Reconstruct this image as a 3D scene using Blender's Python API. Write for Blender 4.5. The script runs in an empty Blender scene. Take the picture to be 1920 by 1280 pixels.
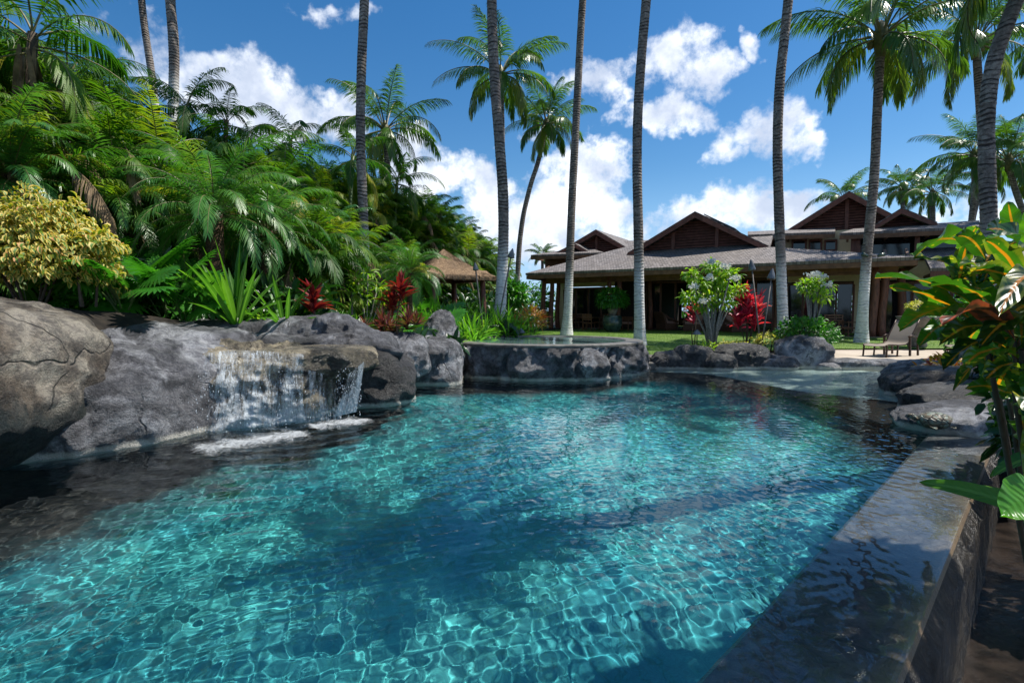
import bpy, math, numpy as np
from math import radians as R, sin, cos, pi
from mathutils import Vector, Matrix
sc = bpy.context.scene
# ---------------------------------------------------------------- camera
PITCH = math.atan(.058)
cd = bpy.data.cameras.new('camera'); cam = bpy.data.objects.new('camera', cd)
sc.collection.objects.link(cam); sc.camera = cam
cam.location = (0, 0, 1.5); cam.rotation_euler = (R(90) - PITCH, 0, 0)
cd.lens = 18.75; cd.sensor_width = 36; cd.clip_end = 3000; cd.clip_start = .05
# ---------------------------------------------------------------- light
SUN_EL, SUN_AZ = R(60), R(12)          # azimuth from +X towards +Y
SD = Vector((cos(SUN_EL)*cos(SUN_AZ), cos(SUN_EL)*sin(SUN_AZ), sin(SUN_EL)))
sl = bpy.data.lights.new('sun', 'SUN'); sl.energy = 5.0; sl.angle = R(.5); sl.color = (1, .95, .87)
so = bpy.data.objects.new('sun', sl); sc.collection.objects.link(so)
so.rotation_euler = SD.to_track_quat('Z', 'Y').to_euler(); so.location = (20, 5, 30)
sl.cycles.is_caustics_light = True
vs = sc.view_settings; vs.view_transform = 'Standard'; vs.look = 'None'; vs.exposure = 0.4; vs.gamma = 1
sc.cycles.use_denoising = True
sc.cycles.max_bounces = 8; sc.cycles.diffuse_bounces = 3; sc.cycles.glossy_bounces = 3
sc.cycles.transmission_bounces = 5; sc.cycles.transparent_max_bounces = 16
sc.cycles.sample_clamp_indirect = 6
w = bpy.data.worlds.new('World'); sc.world = w; w.use_nodes = True

class NT:
    """small node-graph helper"""
    def __init__(s, nt): s.nt = nt
    def n(s, t, **kw):
        x = s.nt.nodes.new(t)
        for k, v in kw.items(): setattr(x, k, v)
        return x
    def put(s, inp, v):
        if isinstance(v, bpy.types.NodeSocket): s.nt.links.new(v, inp)
        elif v is not None:
            if isinstance(v, (tuple, list)) and len(v) == 3 and inp.type == 'RGBA': v = (*v, 1)
            inp.default_value = v
    def m(s, op, a, b=None, c=None, clamp=False):
        x = s.n('ShaderNodeMath', operation=op, use_clamp=clamp)
        for i, v in enumerate((a, b, c)):
            if v is not None: s.put(x.inputs[i], v)
        return x.outputs[0]
    def vm(s, op, a, b=None):
        x = s.n('ShaderNodeVectorMath', operation=op); s.put(x.inputs[0], a)
        if b is not None: s.put(x.inputs[1], b)
        return x.outputs[0]
    def mix(s, f, a, b, blend='MIX'):
        x = s.n('ShaderNodeMix', data_type='RGBA', blend_type=blend)
        s.put(x.inputs[0], f); s.put(x.inputs[6], a); s.put(x.inputs[7], b); return x.outputs[2]
    def noise(s, vec, scale, detail=4, rough=.55, dist=0, dim='3D'):
        x = s.n('ShaderNodeTexNoise', noise_dimensions=dim); s.put(x.inputs['Vector'], vec)
        x.inputs['Scale'].default_value = scale; x.inputs['Detail'].default_value = detail
        x.inputs['Roughness'].default_value = rough; x.inputs['Distortion'].default_value = dist
        return x.outputs[0]
    def ramp(s, f, stops, mode='LINEAR'):
        x = s.n('ShaderNodeValToRGB'); x.color_ramp.interpolation = mode; e = x.color_ramp.elements
        while len(e) < len(stops): e.new(.5)
        for i, (p, c) in enumerate(stops):
            e[i].position = p; e[i].color = (c, c, c, 1) if isinstance(c, (int, float)) else (*c, 1)
        s.put(x.inputs[0], f); return x.outputs[0]
    def mapr(s, v, a, b, c=0, d=1, smooth=True):
        x = s.n('ShaderNodeMapRange', interpolation_type='SMOOTHSTEP' if smooth else 'LINEAR')
        s.put(x.inputs[0], v)
        for i, q in enumerate((a, b, c, d)): s.put(x.inputs[i+1], q)
        return x.outputs[0]
    def sep(s, v):
        x = s.n('ShaderNodeSeparateXYZ'); s.put(x.inputs[0], v); return x.outputs
    def comb(s, a, b, c):
        x = s.n('ShaderNodeCombineXYZ')
        for i, v in enumerate((a, b, c)): s.put(x.inputs[i], v)
        return x.outputs[0]
    def scale(s, v, xyz): return s.vm('MULTIPLY', v, xyz)

# ---------------------------------------------------------------- sky with clouds
g = NT(w.node_tree); bg = w.node_tree.nodes['Background']; bg.inputs[1].default_value = .115
sky = g.n('ShaderNodeTexSky', sky_type='NISHITA', sun_disc=False, sun_elevation=SUN_EL, sun_rotation=R(90)-SUN_AZ)
sky.air_density = 1.0; sky.dust_density = .25; sky.ozone_density = 1.6
tc = g.n('ShaderNodeTexCoord').outputs['Generated']
dx, dy, dz = g.sep(tc)
ysafe = g.m('MAXIMUM', dy, .05)
U_ = g.m('DIVIDE', dx, ysafe); V_ = g.m('DIVIDE', dz, ysafe)
warp = g.noise(tc, 5.0, 5, .6)
warp2 = g.noise(g.vm('ADD', tc, (4.1, 2.2, 7.7)), 5.0, 5, .6)
Uw = g.m('ADD', U_, g.m('MULTIPLY', g.m('SUBTRACT', warp, .5), .30))
Vw = g.m('ADD', V_, g.m('MULTIPLY', g.m('SUBTRACT', warp2, .5), .22))
def px_dir(px, py):
    x = (px-960)/1000; y = (640-py)/1000
    return x, y*cos(PITCH)-sin(PITCH), cos(PITCH)+y*sin(PITCH)
CL = [(430,165,120,62,1),(530,205,90,45,1),(615,215,70,42,1),(275,95,80,70,.62),(840,325,85,60,1),(910,370,70,50,1),(780,280,50,45,.9),
      (1090,350,95,75,1),(1060,430,150,75,1),(940,450,110,75,1),(1150,140,75,60,1),(1250,222,85,42,1),(1355,265,40,44,.85),
      (1290,125,75,62,.85),(1395,85,36,34,.9),(1450,250,66,60,.95),(1500,282,36,30,.8),(1340,385,110,50,1),(1270,430,140,60,1),
      (1440,400,110,36,1),(1800,400,80,24,.85),(1570,400,60,20,.8),(1170,440,220,60,1),(620,25,40,22,.5),(980,262,40,22,.45),(1900,400,60,35,.6),(1220,120,30,40,.6)]
mask = None
for px, py, rx, ry, a in CL:
    x, z, y = px_dir(px, py)
    u0, v0 = x/y, z/y
    q = g.m('ADD', g.m('POWER', g.m('MULTIPLY', g.m('ABSOLUTE', g.m('SUBTRACT', Uw, u0)), 1000/rx/1.12), 2),
            g.m('POWER', g.m('MULTIPLY', g.m('ABSOLUTE', g.m('SUBTRACT', Vw, v0)), 1000/ry/1.12), 2))
    k = g.m('MULTIPLY', g.m('SUBTRACT', 1, q), a)
    mask = k if mask is None else g.m('MAXIMUM', mask, k)
fine = g.noise(tc, 14, 8, .62)
fr = g.m('MULTIPLY', g.m('SUBTRACT', fine, .5), 3.5)
dens_f = g.mapr(g.m('ADD', mask, fr), .05, .95)
back = g.mapr(g.m('ADD', g.noise(tc, 3.2, 7, .6), 0), .53, .66)
isf = g.mapr(dy, .1, .3)
dens = g.m('ADD', g.m('MULTIPLY', dens_f, isf), g.m('MULTIPLY', back, g.m('SUBTRACT', 1, isf)))
dens = g.m('MULTIPLY', dens, g.mapr(dz, -.02, .03))
shade = g.noise(g.vm('ADD', tc, (-.012, .0, -.02)), 9, 6, .6)
shade = g.mapr(g.m('ADD', g.m('MULTIPLY', shade, 1.0), g.m('MULTIPLY', mask, -.10)), .28, .62)
ccol = g.mix(shade, (4.4, 5.0, 6.2), (9.4, 9.6, 9.9))
hs = g.n('ShaderNodeHueSaturation'); hs.inputs['Saturation'].default_value = 1.38; hs.inputs['Value'].default_value = .86
g.put(hs.inputs['Color'], sky.outputs[0])
skyc = g.mix(g.mapr(dz, -.02, .26, .8, 0), hs.outputs[0], (2.6, 4.6, 7.6))
g.put(bg.inputs[0], g.mix(g.m('MULTIPLY', dens, .96), skyc, ccol))

# ---------------------------------------------------------------- numpy noise
_rs = np.random.RandomState(11); _perm = _rs.permutation(256); _perm = np.concatenate([_perm, _perm, _perm])
_gr = _rs.normal(size=(256, 3)); _gr /= np.linalg.norm(_gr, axis=1)[:, None]
def pn(P):
    P = np.asarray(P, float); i = np.floor(P).astype(int); f = P-i; i &= 255
    u = f*f*f*(f*(f*6-15)+10); out = 0
    for a in (0, 1):
        wa = u[:, 0] if a else 1-u[:, 0]
        for b in (0, 1):
            wb = u[:, 1] if b else 1-u[:, 1]
            for c in (0, 1):
                wc = u[:, 2] if c else 1-u[:, 2]
                h = _perm[_perm[_perm[i[:, 0]+a]+i[:, 1]+b]+i[:, 2]+c] & 255
                out = out + wa*wb*wc*np.einsum('ij,ij->i', _gr[h], f-np.array([a, b, c]))
    return out
def fbm(P, o=4, rough=.5, ridged=False):
    s = 0; a = 1.
    for k in range(o):
        v = pn(P*(2.03**k)+k*17.3)
        s = s+a*((1-2*np.abs(v)) if ridged else v*1.6); a *= rough
    return s

# ---------------------------------------------------------------- pixel helpers
def ray(px, py):
    x, z, y = px_dir(px, py); return Vector((x, y, z))
def AT(px, py, Y):
    d = ray(px, py); return Vector((0, 0, 1.5)) + d*(Y/d.y)
def GP(px, py, z):
    d = ray(px, py); return Vector((0, 0, 1.5)) + d*((z-1.5)/d.z)

# ---------------------------------------------------------------- mesh builder
def nz(v): return v/np.maximum(np.linalg.norm(v, axis=-1, keepdims=True), 1e-9)
class MB:
    def __init__(s): s.V = []; s.F = []; s.A = []; s.n = 0
    def add(s, V, F, A=None, mi=0):
        V = np.asarray(V, float).reshape(-1, 3)
        s.V.append(V); s.A.append(np.tile([0, 0, .5], (len(V), 1)) if A is None else np.asarray(A, float).reshape(-1, 3))
        for f in (F if isinstance(F, list) else [F]):
            f = np.asarray(f)
            if f.size: s.F.append((f+s.n, mi))
        s.n += len(V); return s
    def box(s, a, b, mi=0, M=None):
        a = np.array(a, float); b = np.array(b, float)
        V = np.array([[x, y, z] for z in (a[2], b[2]) for y in (a[1], b[1]) for x in (a[0], b[0])])
        if M is not None: V = np.array([M @ Vector(v) for v in V])
        return s.add(V, [np.array([[0, 2, 3, 1], [4, 5, 7, 6], [0, 1, 5, 4], [2, 6, 7, 3], [0, 4, 6, 2], [1, 3, 7, 5]])], mi=mi)
    def beam(s, p0, p1, w, h, up=(0, 0, 1), mi=0):
        p0 = Vector(p0); p1 = Vector(p1); t = (p1-p0); L = t.length; t.normalize()
        sd = t.cross(Vector(up)).normalized(); u = sd.cross(t)
        M = Matrix((( t.x, sd.x, u.x, p0.x), (t.y, sd.y, u.y, p0.y), (t.z, sd.z, u.z, p0.z), (0, 0, 0, 1)))
        return s.box((0, -w/2, -h/2), (L, w/2, h/2), mi, M)
    def tube(s, P, Rr, n=8, mi=0, cap=True, A=None):
        P = np.array([tuple(p) for p in P], float); m = len(P); Rr = np.broadcast_to(np.asarray(Rr, float), (m,))
        T = nz(np.gradient(P, axis=0)); ref = np.array([0, 1, 0.]) if abs(T[0][2]) > .7 else np.array([0, 0, 1.])
        S = nz(np.cross(T, ref)); Uv = np.cross(S, T); an = np.arange(n)*2*pi/n
        V = P[:, None]+Rr[:, None, None]*(S[:, None]*np.cos(an)[None, :, None]+Uv[:, None]*np.sin(an)[None, :, None])
        i = np.arange(m*n).reshape(m, n); j = np.roll(i, -1, 1)
        F = [np.stack([i[:-1], j[:-1], j[1:], i[1:]], -1).reshape(-1, 4)]
        if cap: F += [i[0][::-1][None], i[-1][None]]
        h = np.repeat(np.linspace(0, 1, m) if A is None else A, n)
        return s.add(V.reshape(-1, 3), F, np.stack([np.tile(an/(2*pi), m), h, h*0+.5], -1), mi)
    def lathe(s, prof, n=20, c=(0, 0, 0), mi=0, sx=1, sy=1):
        prof = np.array(prof, float); an = np.arange(n)*2*pi/n; m = len(prof)
        V = np.stack([prof[:, 0:1]*np.cos(an)*sx+c[0], prof[:, 0:1]*np.sin(an)*sy+c[1], np.repeat(prof[:, 1:2], n, 1)+c[2]], -1)
        i = np.arange(m*n).reshape(m, n); j = np.roll(i, -1, 1)
        return s.add(V.reshape(-1, 3), [np.stack([i[:-1], j[:-1], j[1:], i[1:]], -1).reshape(-1, 4)], mi=mi)
    def poly(s, pts, mi=0):
        return s.add(np.array([tuple(p) for p in pts]), [np.arange(len(pts))[None]], mi=mi)
    def prism(s, pts, d, mi=0):      # polygon extruded along vector d
        P = np.array([tuple(p) for p in pts], float); n = len(P); Q = P+np.array(tuple(d))
        i = np.arange(n); j = np.roll(i, -1)
        return s.add(np.vstack([P, Q]), [i[::-1][None], (i+n)[None], np.stack([i, j, j+n, i+n], -1)], mi=mi)
    def data(s, name, mats, smooth=False, off=(0, 0, 0)):
        V = np.vstack(s.V)-np.array(tuple(off)); A = np.vstack(s.A); me = bpy.data.meshes.new(name)
        me.vertices.add(len(V)); me.vertices.foreach_set('co', V.astype(np.float32).ravel())
        idx = np.concatenate([f.ravel() for f, _ in s.F]); cnt = np.concatenate([np.full(len(f), f.shape[1]) for f, _ in s.F])
        mi = np.concatenate([np.full(len(f), k) for f, k in s.F])
        me.loops.add(len(idx)); me.loops.foreach_set('vertex_index', idx.astype(np.int32))
        me.polygons.add(len(cnt)); me.polygons.foreach_set('loop_start', np.concatenate([[0], np.cumsum(cnt)[:-1]]).astype(np.int32))
        me.polygons.foreach_set('material_index', mi.astype(np.int32))
        me.polygons.foreach_set('use_smooth', np.full(len(cnt), bool(smooth)))
        at = me.attributes.new('lf', 'FLOAT_COLOR', 'POINT')
        at.data.foreach_set('color', np.hstack([A, np.ones((len(A), 1))]).astype(np.float32).ravel())
        me.update(calc_edges=True); me.validate()
        for m in (mats if isinstance(mats, (list, tuple)) else [mats]): me.materials.append(m)
        return me
    def build(s, name, mats, parent=None, smooth=False, off=None):
        if off is None: off = tuple(parent['_b']) if parent is not None and '_b' in parent else (0, 0, 0)
        o = bpy.data.objects.new(name, s.data(name, mats, smooth, off)); sc.collection.objects.link(o)
        if parent is not None:
            o.parent = parent; o['_b'] = off
        return o

def tag(o, label=None, cat=None, group=None, kind=None):
    if label: o['label'] = label
    if cat: o['category'] = cat
    if group: o['group'] = group
    if kind: o['kind'] = kind
    return o
def thing(name, label, cat, loc=(0, 0, 0), rz=0, group=None, local=False):
    o = bpy.data.objects.new(name, None); sc.collection.objects.link(o); o.location = loc; o.rotation_euler = (0, 0, rz)
    o.empty_display_size = .2; o['_b'] = (0., 0., 0.) if local else tuple(float(v) for v in loc)
    return tag(o, label, cat, group)
def solo(name, mb, mats, label=None, cat=None, group=None, kind=None, smooth=False):
    V = np.vstack(mb.V); c = (V.min(0)+V.max(0))/2; c[2] = V[:, 2].min()
    o = mb.build(name, mats, None, smooth, off=tuple(c)); o.location = c
    return tag(o, label, cat, group, kind)
def dup(root, loc, rz=0, scale=1, label=None, group=None):
    r = root.copy(); sc.collection.objects.link(r); r.location = loc; r.rotation_euler = (0, 0, rz); r.scale = (scale,)*3
    if label: r['label'] = label
    if group: r['group'] = group
    for ch in root.children:
        c = ch.copy(); sc.collection.objects.link(c); c.parent = r
        for gg in ch.children:
            d = gg.copy(); sc.collection.objects.link(d); d.parent = c
    return r
def place(o, loc, rz=0, scale=1):
    o.location = loc; o.rotation_euler = (0, 0, rz); o.scale = (scale,)*3; return o

# ---------------------------------------------------------------- leaves
def blades(mb, B, D, Up, L, W, droop=.3, nseg=3, prof=None, fold=.15, tint=None, cross=3, mi=0, rng=None, wave=0):
    B = np.asarray(B, float).reshape(-1, 3); N = len(B)
    D = nz(np.broadcast_to(np.asarray(D, float), (N, 3))); Up = np.broadcast_to(np.asarray(Up, float), (N, 3))
    L = np.broadcast_to(np.asarray(L, float), (N,)); W = np.broadcast_to(np.asarray(W, float), (N,)); dr = np.broadcast_to(np.asarray(droop, float), (N,))
    tint = np.full(N, .5) if tint is None else np.broadcast_to(tint, (N,))
    if prof is None: prof = np.sin(np.linspace(.12, 1, nseg+1)*pi)**.8; prof[-1] = .02
    p = B.copy(); d = D.copy(); rows = []; att = []
    for k in range(nseg+1):
        S = nz(np.cross(d, Up)+1e-6); Nn = np.cross(S, d); hw = (W*prof[k]/2)[:, None]
        if cross == 3:
            r = [p-S*hw+Nn*hw*2*fold, p, p+S*hw+Nn*hw*2*fold]; ac = (1, 0, 1)
        else:
            r = [p-S*hw, p+S*hw]; ac = (.6, .6)
        if wave and k % 2: r = [r[0]-Nn*hw*wave, r[1], r[2]-Nn*hw*wave] if cross == 3 else r
        rows.append(np.stack(r, 1)); att.append(np.stack([np.stack([np.full(N, a), np.full(N, k/nseg), tint], -1) for a in ac], 1))
        d = nz(d+np.array([0, 0, -1.])*(dr/nseg*1.5)[:, None]); p = p+d*(L/nseg)[:, None]
    V = np.stack(rows, 1); A = np.stack(att, 1); K = V.shape[1]*V.shape[2]
    c = V.shape[2]; i = np.arange(N*K).reshape(N, nseg+1, c)
    F = np.stack([i[:, :-1, :-1], i[:, :-1, 1:], i[:, 1:, 1:], i[:, 1:, :-1]], -1).reshape(-1, 4)
    mb.add(V.reshape(-1, 3), [F], A.reshape(-1, 3), mi)
def frond(mb, rng, o, az, e0, L, bend, npair, ll, lw, beta=.2, drop=.5, s0=.12, tint=.5, a0=70, a1=28, nseg=2, rr=.018, cross=2, side_sway=0., mi=0, smi=1, jit=.12):
    m = 14; s = np.linspace(0, 1, m); ang = e0-bend*s**1.3; azs = az+side_sway*s
    step = np.stack([np.cos(ang)*np.cos(azs), np.cos(ang)*np.sin(azs), np.sin(ang)], -1)*L/(m-1)
    P = np.array(o)+np.vstack([[0, 0, 0], np.cumsum(step[:-1], 0)])
    mb.tube(P, np.linspace(rr, rr*.25, m), 4, smi, False)
    q = np.linspace(s0, 1, npair); T = nz(step)
    def it(A): return np.stack([np.interp(q, s, A[:, k]) for k in range(3)], -1)
    Pq = it(P); Tq = nz(it(T)); S = nz(np.stack([-np.sin(az+side_sway*q), np.cos(az+side_sway*q), q*0], -1)); Uq = nz(np.cross(Tq, S)); Uq *= np.sign(Uq[:, 2:3]+1e-3)
    tw = rng.uniform(-.35, .35); S, Uq = S*cos(tw)+Uq*sin(tw), Uq*cos(tw)-S*sin(tw)
    al = np.radians(a0+(a1-a0)*q); ln = ll*(.45+.55*np.sin(pi*np.clip(q*.92+.06, 0, 1)))*(.92+.16*rng.rand(npair))
    for sg in (1, -1):
        b = beta+rng.normal(0, jit, npair); aj = al+rng.normal(0, jit*.6, npair)
        Dd = Tq*np.cos(aj)[:, None]+S*(sg*np.sin(aj)*np.cos(b))[:, None]+Uq*(np.sin(aj)*np.sin(b))[:, None]
        blades(mb, Pq, Dd, Uq, ln, lw, drop*(.7+.6*rng.rand(npair)), nseg, np.array([.55, 1, .08]) if nseg == 2 else None, .1, np.clip(tint+rng.normal(0, .06, npair), 0, 1), cross, mi)

# ---------------------------------------------------------------- materials
def newmat(name):
    m = bpy.data.materials.new(name); m.use_nodes = True; nt = m.node_tree; gg = NT(nt)
    return m, gg, nt.nodes['Principled BSDF'], nt.nodes['Material Output']
def bump(gg, b, h, strength=.3, dist=.02):
    x = gg.n('ShaderNodeBump'); x.inputs['Strength'].default_value = strength; x.inputs['Distance'].default_value = dist
    gg.put(x.inputs['Height'], h); gg.put(b.inputs['Normal'], x.outputs[0])
def leafmat(name, cols, rib=None, tcol=(1.9, 2.1, .75), edge=None, trans=.35, rough=.38, spec=.5, spots=None, ribw=.12, veins=True):
    m, gg, b, out = newmat(name)
    at = gg.n('ShaderNodeAttribute', attribute_name='lf'); r, al, t = gg.sep(at.outputs['Color'])
    n = len(cols); c = gg.ramp(t, [(i/(n-1), cols[i]) for i in range(n)])
    geo = gg.n('ShaderNodeNewGeometry').outputs['Position']
    c = gg.mix(gg.mapr(gg.noise(geo, 6, 3), .3, .7, 0, .35), c, gg.mix(1.0, c, (.55, .6, .5), 'MULTIPLY'))
    if edge: c = gg.mix(gg.mapr(gg.m('ADD', r, gg.m('MULTIPLY', gg.m('SUBTRACT', gg.noise(geo, 60, 3), .5), .8)), .55, .8), c, edge)
    if rib: c = gg.mix(gg.mapr(r, ribw, ribw*2, 1, 0), c, rib)
    if spots:
        v = gg.noise(geo, 48, 2, .5); c = gg.mix(gg.mapr(v, .66, .69), c, spots)
    gg.put(b.inputs['Base Color'], c); b.inputs['Roughness'].default_value = rough; b.inputs['Specular IOR Level'].default_value = spec
    if veins:
        wv = gg.m('SINE', gg.m('ADD', gg.m('MULTIPLY', al, 70), gg.m('MULTIPLY', r, -9)))
        bump(gg, b, wv, .25, .004)
    tr = gg.n('ShaderNodeBsdfTranslucent'); gg.put(tr.inputs[0], gg.mix(1.0, c, tcol, 'MULTIPLY'))
    mx = gg.n('ShaderNodeMixShader'); mx.inputs[0].default_value = trans
    gg.put(mx.inputs[1], b.outputs[0]); gg.put(mx.inputs[2], tr.outputs[0]); gg.put(out.inputs[0], mx.outputs[0])
    return m
def plain(name, col, rough=.6, var=.25, scale=6, spec=.4, metal=0, bmp=.0, col2=None, stretch=(1, 1, 1)):
    m, gg, b, out = newmat(name); tcn = gg.n('ShaderNodeTexCoord').outputs['Object']; tv = gg.scale(tcn, stretch)
    n = gg.noise(tv, scale, 6, .6)
    c2 = col2 or tuple(v*(1-var*1.6) for v in col)
    gg.put(b.inputs['Base Color'], gg.mix(gg.mapr(n, .3, .7), c2, col)); b.inputs['Roughness'].default_value = rough
    b.inputs['Specular IOR Level'].default_value = spec; b.inputs['Metallic'].default_value = metal
    if bmp: bump(gg, b, n, bmp, .02)
    return m
def rockmat(name, dark, mid, light, wet=0, algae=False):
    m, gg, b, out = newmat(name); geo = gg.n('ShaderNodeNewGeometry'); P = geo.outputs['Position']; z = gg.sep(P)[2]
    n1 = gg.noise(P, 1.5, 10, .72, .5); n2 = gg.noise(P, 7, 9, .75, .4); n3 = gg.noise(P, 45, 5, .7); n4 = gg.noise(gg.vm('ADD', P, (9, 3, 5)), .9, 5, .6, 1.2)
    c = gg.mix(gg.mapr(n1, .38, .62), dark, mid); c = gg.mix(gg.mapr(n4, .48, .64), c, light)
    c = gg.mix(gg.mapr(n2, .42, .6, 0, .85), c, gg.mix(1.0, c, (.32, .32, .34), 'MULTIPLY'))
    c = gg.mix(gg.mapr(n3, .35, .7, 0, .55), c, gg.mix(1.0, c, (1.7, 1.68, 1.62), 'MULTIPLY'))
    v = gg.n('ShaderNodeTexVoronoi', feature='DISTANCE_TO_EDGE'); gg.put(v.inputs['Vector'], gg.vm('ADD', P, gg.scale(gg.n('ShaderNodeTexNoise').outputs[1], (.5, .5, .5)))); v.inputs['Scale'].default_value = .8
    crack = gg.mapr(v.outputs[0], 0, .012, 1, 0); crack = gg.m('MULTIPLY', crack, gg.mapr(n4, .5, .58))
    c = gg.mix(gg.m('MULTIPLY', crack, .45), c, (.015, .013, .012))
    if algae:
        lo = gg.mapr(gg.m('ADD', z, gg.m('MULTIPLY', gg.m('SUBTRACT', n1, .5), .9)), .42, .72, 1, 0)
        c = gg.mix(gg.m('MULTIPLY', lo, .82), c, (.010, .022, .022))
    # pale mineral line left at the water level
    wl = gg.m('MULTIPLY', gg.mapr(gg.m('ADD', z, gg.m('MULTIPLY', gg.m('SUBTRACT', n2, .5), .10)), .035, .085, 1, 0), gg.mapr(z, -.12, -.04))
    if not algae: c = gg.mix(gg.m('MULTIPLY', wl, .9), c, (.58, .55, .48))
    gg.put(b.inputs['Base Color'], c)
    gg.put(b.inputs['Roughness'], gg.mapr(n2, .3, .7, .3-.2*wet, .65-.35*wet)); b.inputs['Specular IOR Level'].default_value = .5
    h = gg.m('ADD', gg.m('ADD', gg.m('MULTIPLY', n2, .9), gg.m('MULTIPLY', n3, .35)), gg.m('MULTIPLY', crack, -.5))
    bump(gg, b, h, 1, .10)
    return m
M = {}
M['frond'] = leafmat('coconut_leaf', [(.03, .08, .01), (.06, .15, .02), (.11, .21, .03), (.3, .29, .04)], trans=.35, rough=.3)
M['areca'] = leafmat('areca_leaf', [(.012, .06, .006), (.04, .13, .012), (.15, .25, .018), (.40, .34, .03)], trans=.40, rough=.45, spec=.3)
M['date'] = leafmat('date_palm_leaf', [(.02, .09, .02), (.045, .17, .035), (.11, .25, .04), (.36, .33, .03)], trans=.32, rough=.3, spec=.5)
M['stem_y'] = plain('palm_stem', (.16, .15, .05), .5, .3)
M['stem_g'] = plain('green_stem', (.08, .14, .03), .5, .3)
M['strap'] = leafmat('strap_leaf', [(.03, .11, .012), (.07, .2, .02), (.14, .3, .035)], rib=(.12, .26, .05), trans=.38, rough=.35)
M['lily'] = leafmat('lily_leaf', [(.03, .13, .012), (.08, .24, .02), (.16, .36, .035), (.26, .40, .06)], trans=.38, rough=.35)
M['phil'] = leafmat('philodendron_leaf', [(.02, .11, .012), (.045, .20, .02), (.09, .30, .03)], trans=.3, rough=.25, spec=.6)
M['ti'] = leafmat('ti_leaf', [(.05, .005, .012), (.14, .009, .018), (.32, .02, .025), (.30, .07, .06)], trans=.3, rough=.3)
M['timag'] = leafmat('magenta_ti_leaf', [(.12, .008, .03), (.42, .014, .07), (.66, .035, .11), (.55, .16, .22)], trans=.35, rough=.3)
M['brom'] = leafmat('bromeliad_leaf', [(.08, .14, .025), (.16, .10, .04), (.14, .016, .03), (.28, .07, .08)], trans=.25, rough=.35)
M['yellow'] = leafmat('variegated_leaf', [(.2, .27, .02), (.6, .44, .06), (.74, .58, .16), (.58, .24, .07)], rib=(.10, .2, .02), ribw=.3, trans=.25, rough=.45)
M['ycov'] = leafmat('yellow_ground_cover_leaf', [(.2, .3, .03), (.45, .42, .08), (.65, .55, .2)], trans=.3, rough=.5)
M['ocroton'] = leafmat('orange_croton_leaf', [(.09, .16, .01), (.5, .36, .02), (.55, .14, .02), (.28, .04, .02)], trans=.3, rough=.35)
M['croton'] = leafmat('croton_leaf', [(.008, .03, .006), (.02, .075, .01), (.05, .16, .014), (.10, .25, .02)], rib=(.46, .2, .02), trans=.36, rough=.34, spec=.5, spots=(.32, .34, .02), ribw=.07)
M['crotonedge'] = leafmat('yellow_edged_croton_leaf', [(.01, .04, .006), (.03, .11, .01), (.08, .22, .015)], rib=(.48, .17, .015), edge=(.13, .17, .02), trans=.42, rough=.34, spec=.5, spots=(.5, .42, .03), ribw=.09)
M['crotonred'] = leafmat('red_croton_leaf', [(.02, .022, .012), (.06, .022, .02), (.14, .07, .06)], rib=(.5, .10, .05), edge=(.25, .05, .035), trans=.3, rough=.34, spec=.5, ribw=.1)
M['plum'] = leafmat('plumeria_leaf', [(.07, .18, .015), (.15, .32, .02), (.27, .42, .03), (.46, .46, .04)], trans=.4, rough=.35)
M['bush'] = leafmat('green_bush_leaf', [(.015, .08, .008), (.04, .18, .015), (.1, .3, .02)], trans=.33, rough=.3)
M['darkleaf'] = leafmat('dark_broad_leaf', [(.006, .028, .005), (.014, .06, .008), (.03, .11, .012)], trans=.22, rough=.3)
M['grass'] = leafmat('grass_blade', [(.05, .13, .008), (.11, .23, .015), (.2, .32, .03)], trans=.35, rough=.5, veins=False)
M['dry'] = plain('dry_frond', (.28, .19, .1), .8, .4)
M['petal'] = leafmat('white_petal', [(.82, .82, .76), (.86, .86, .82)], tcol=(1, 1, .96), trans=.45, rough=.5, veins=False)
M['bark'] = plain('plumeria_bark', (.3, .27, .23), .8, .3, 20, bmp=.4)
M['woody'] = plain('woody_stem', (.09, .065, .04), .8, .3, 20)
M['shag'] = plain('shaggy_trunk', (.13, .075, .04), .9, .5, 30, bmp=1)
M['rock'] = rockmat('lava_rock', (.05, .05, .056), (.16, .16, .17), (.34, .345, .365))
M['rockbig'] = rockmat('algae_stained_rock', (.045, .034, .026), (.17, .135, .10), (.36, .32, .26), algae=True)
M['wetrock'] = rockmat('wet_rock', (.05, .045, .035), (.20, .17, .12), (.36, .31, .22), wet=.8)
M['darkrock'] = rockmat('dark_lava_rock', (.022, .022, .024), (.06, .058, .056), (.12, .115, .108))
M['wood'] = plain('red_brown_timber', (.17, .065, .04), .55, .3, 4, stretch=(6, 6, 1), bmp=.2)
M['post'] = plain('ohia_post_timber', (.22, .085, .05), .6, .35, 3, stretch=(5, 5, 1), bmp=.4)
M['soffit'] = plain('eave_timber', (.2, .10, .05), .65, .3, 4)
M['fascia'] = plain('barge_board', (.2, .075, .05), .55, .3, 4)
M['louver'] = plain('louvre_board', (.19, .075, .055), .6, .3, 4)
M['cream'] = plain('cream_plaster', (.66, .56, .36), .85, .08, 8)
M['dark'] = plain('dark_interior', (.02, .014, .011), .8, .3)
M['furn'] = plain('teak_wood', (.2, .085, .04), .5, .3, 5)
M['wicker'] = plain('wicker', (.2, .09, .05), .7, .5, 40, bmp=.6)
M['cushion'] = plain('pink_cushion', (.45, .25, .19), .85, .15)
M['metalb'] = plain('bronze_tube', (.07, .045, .035), .4, .2, metal=.5)
M['torch'] = plain('torch_metal', (.2, .21, .22), .45, .3, metal=.6)
M['pole'] = plain('torch_pole', (.2, .17, .15), .6, .3)
M['concrete'] = plain('patio_slab', (.2, .16, .12), .8, .2, 3)
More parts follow.
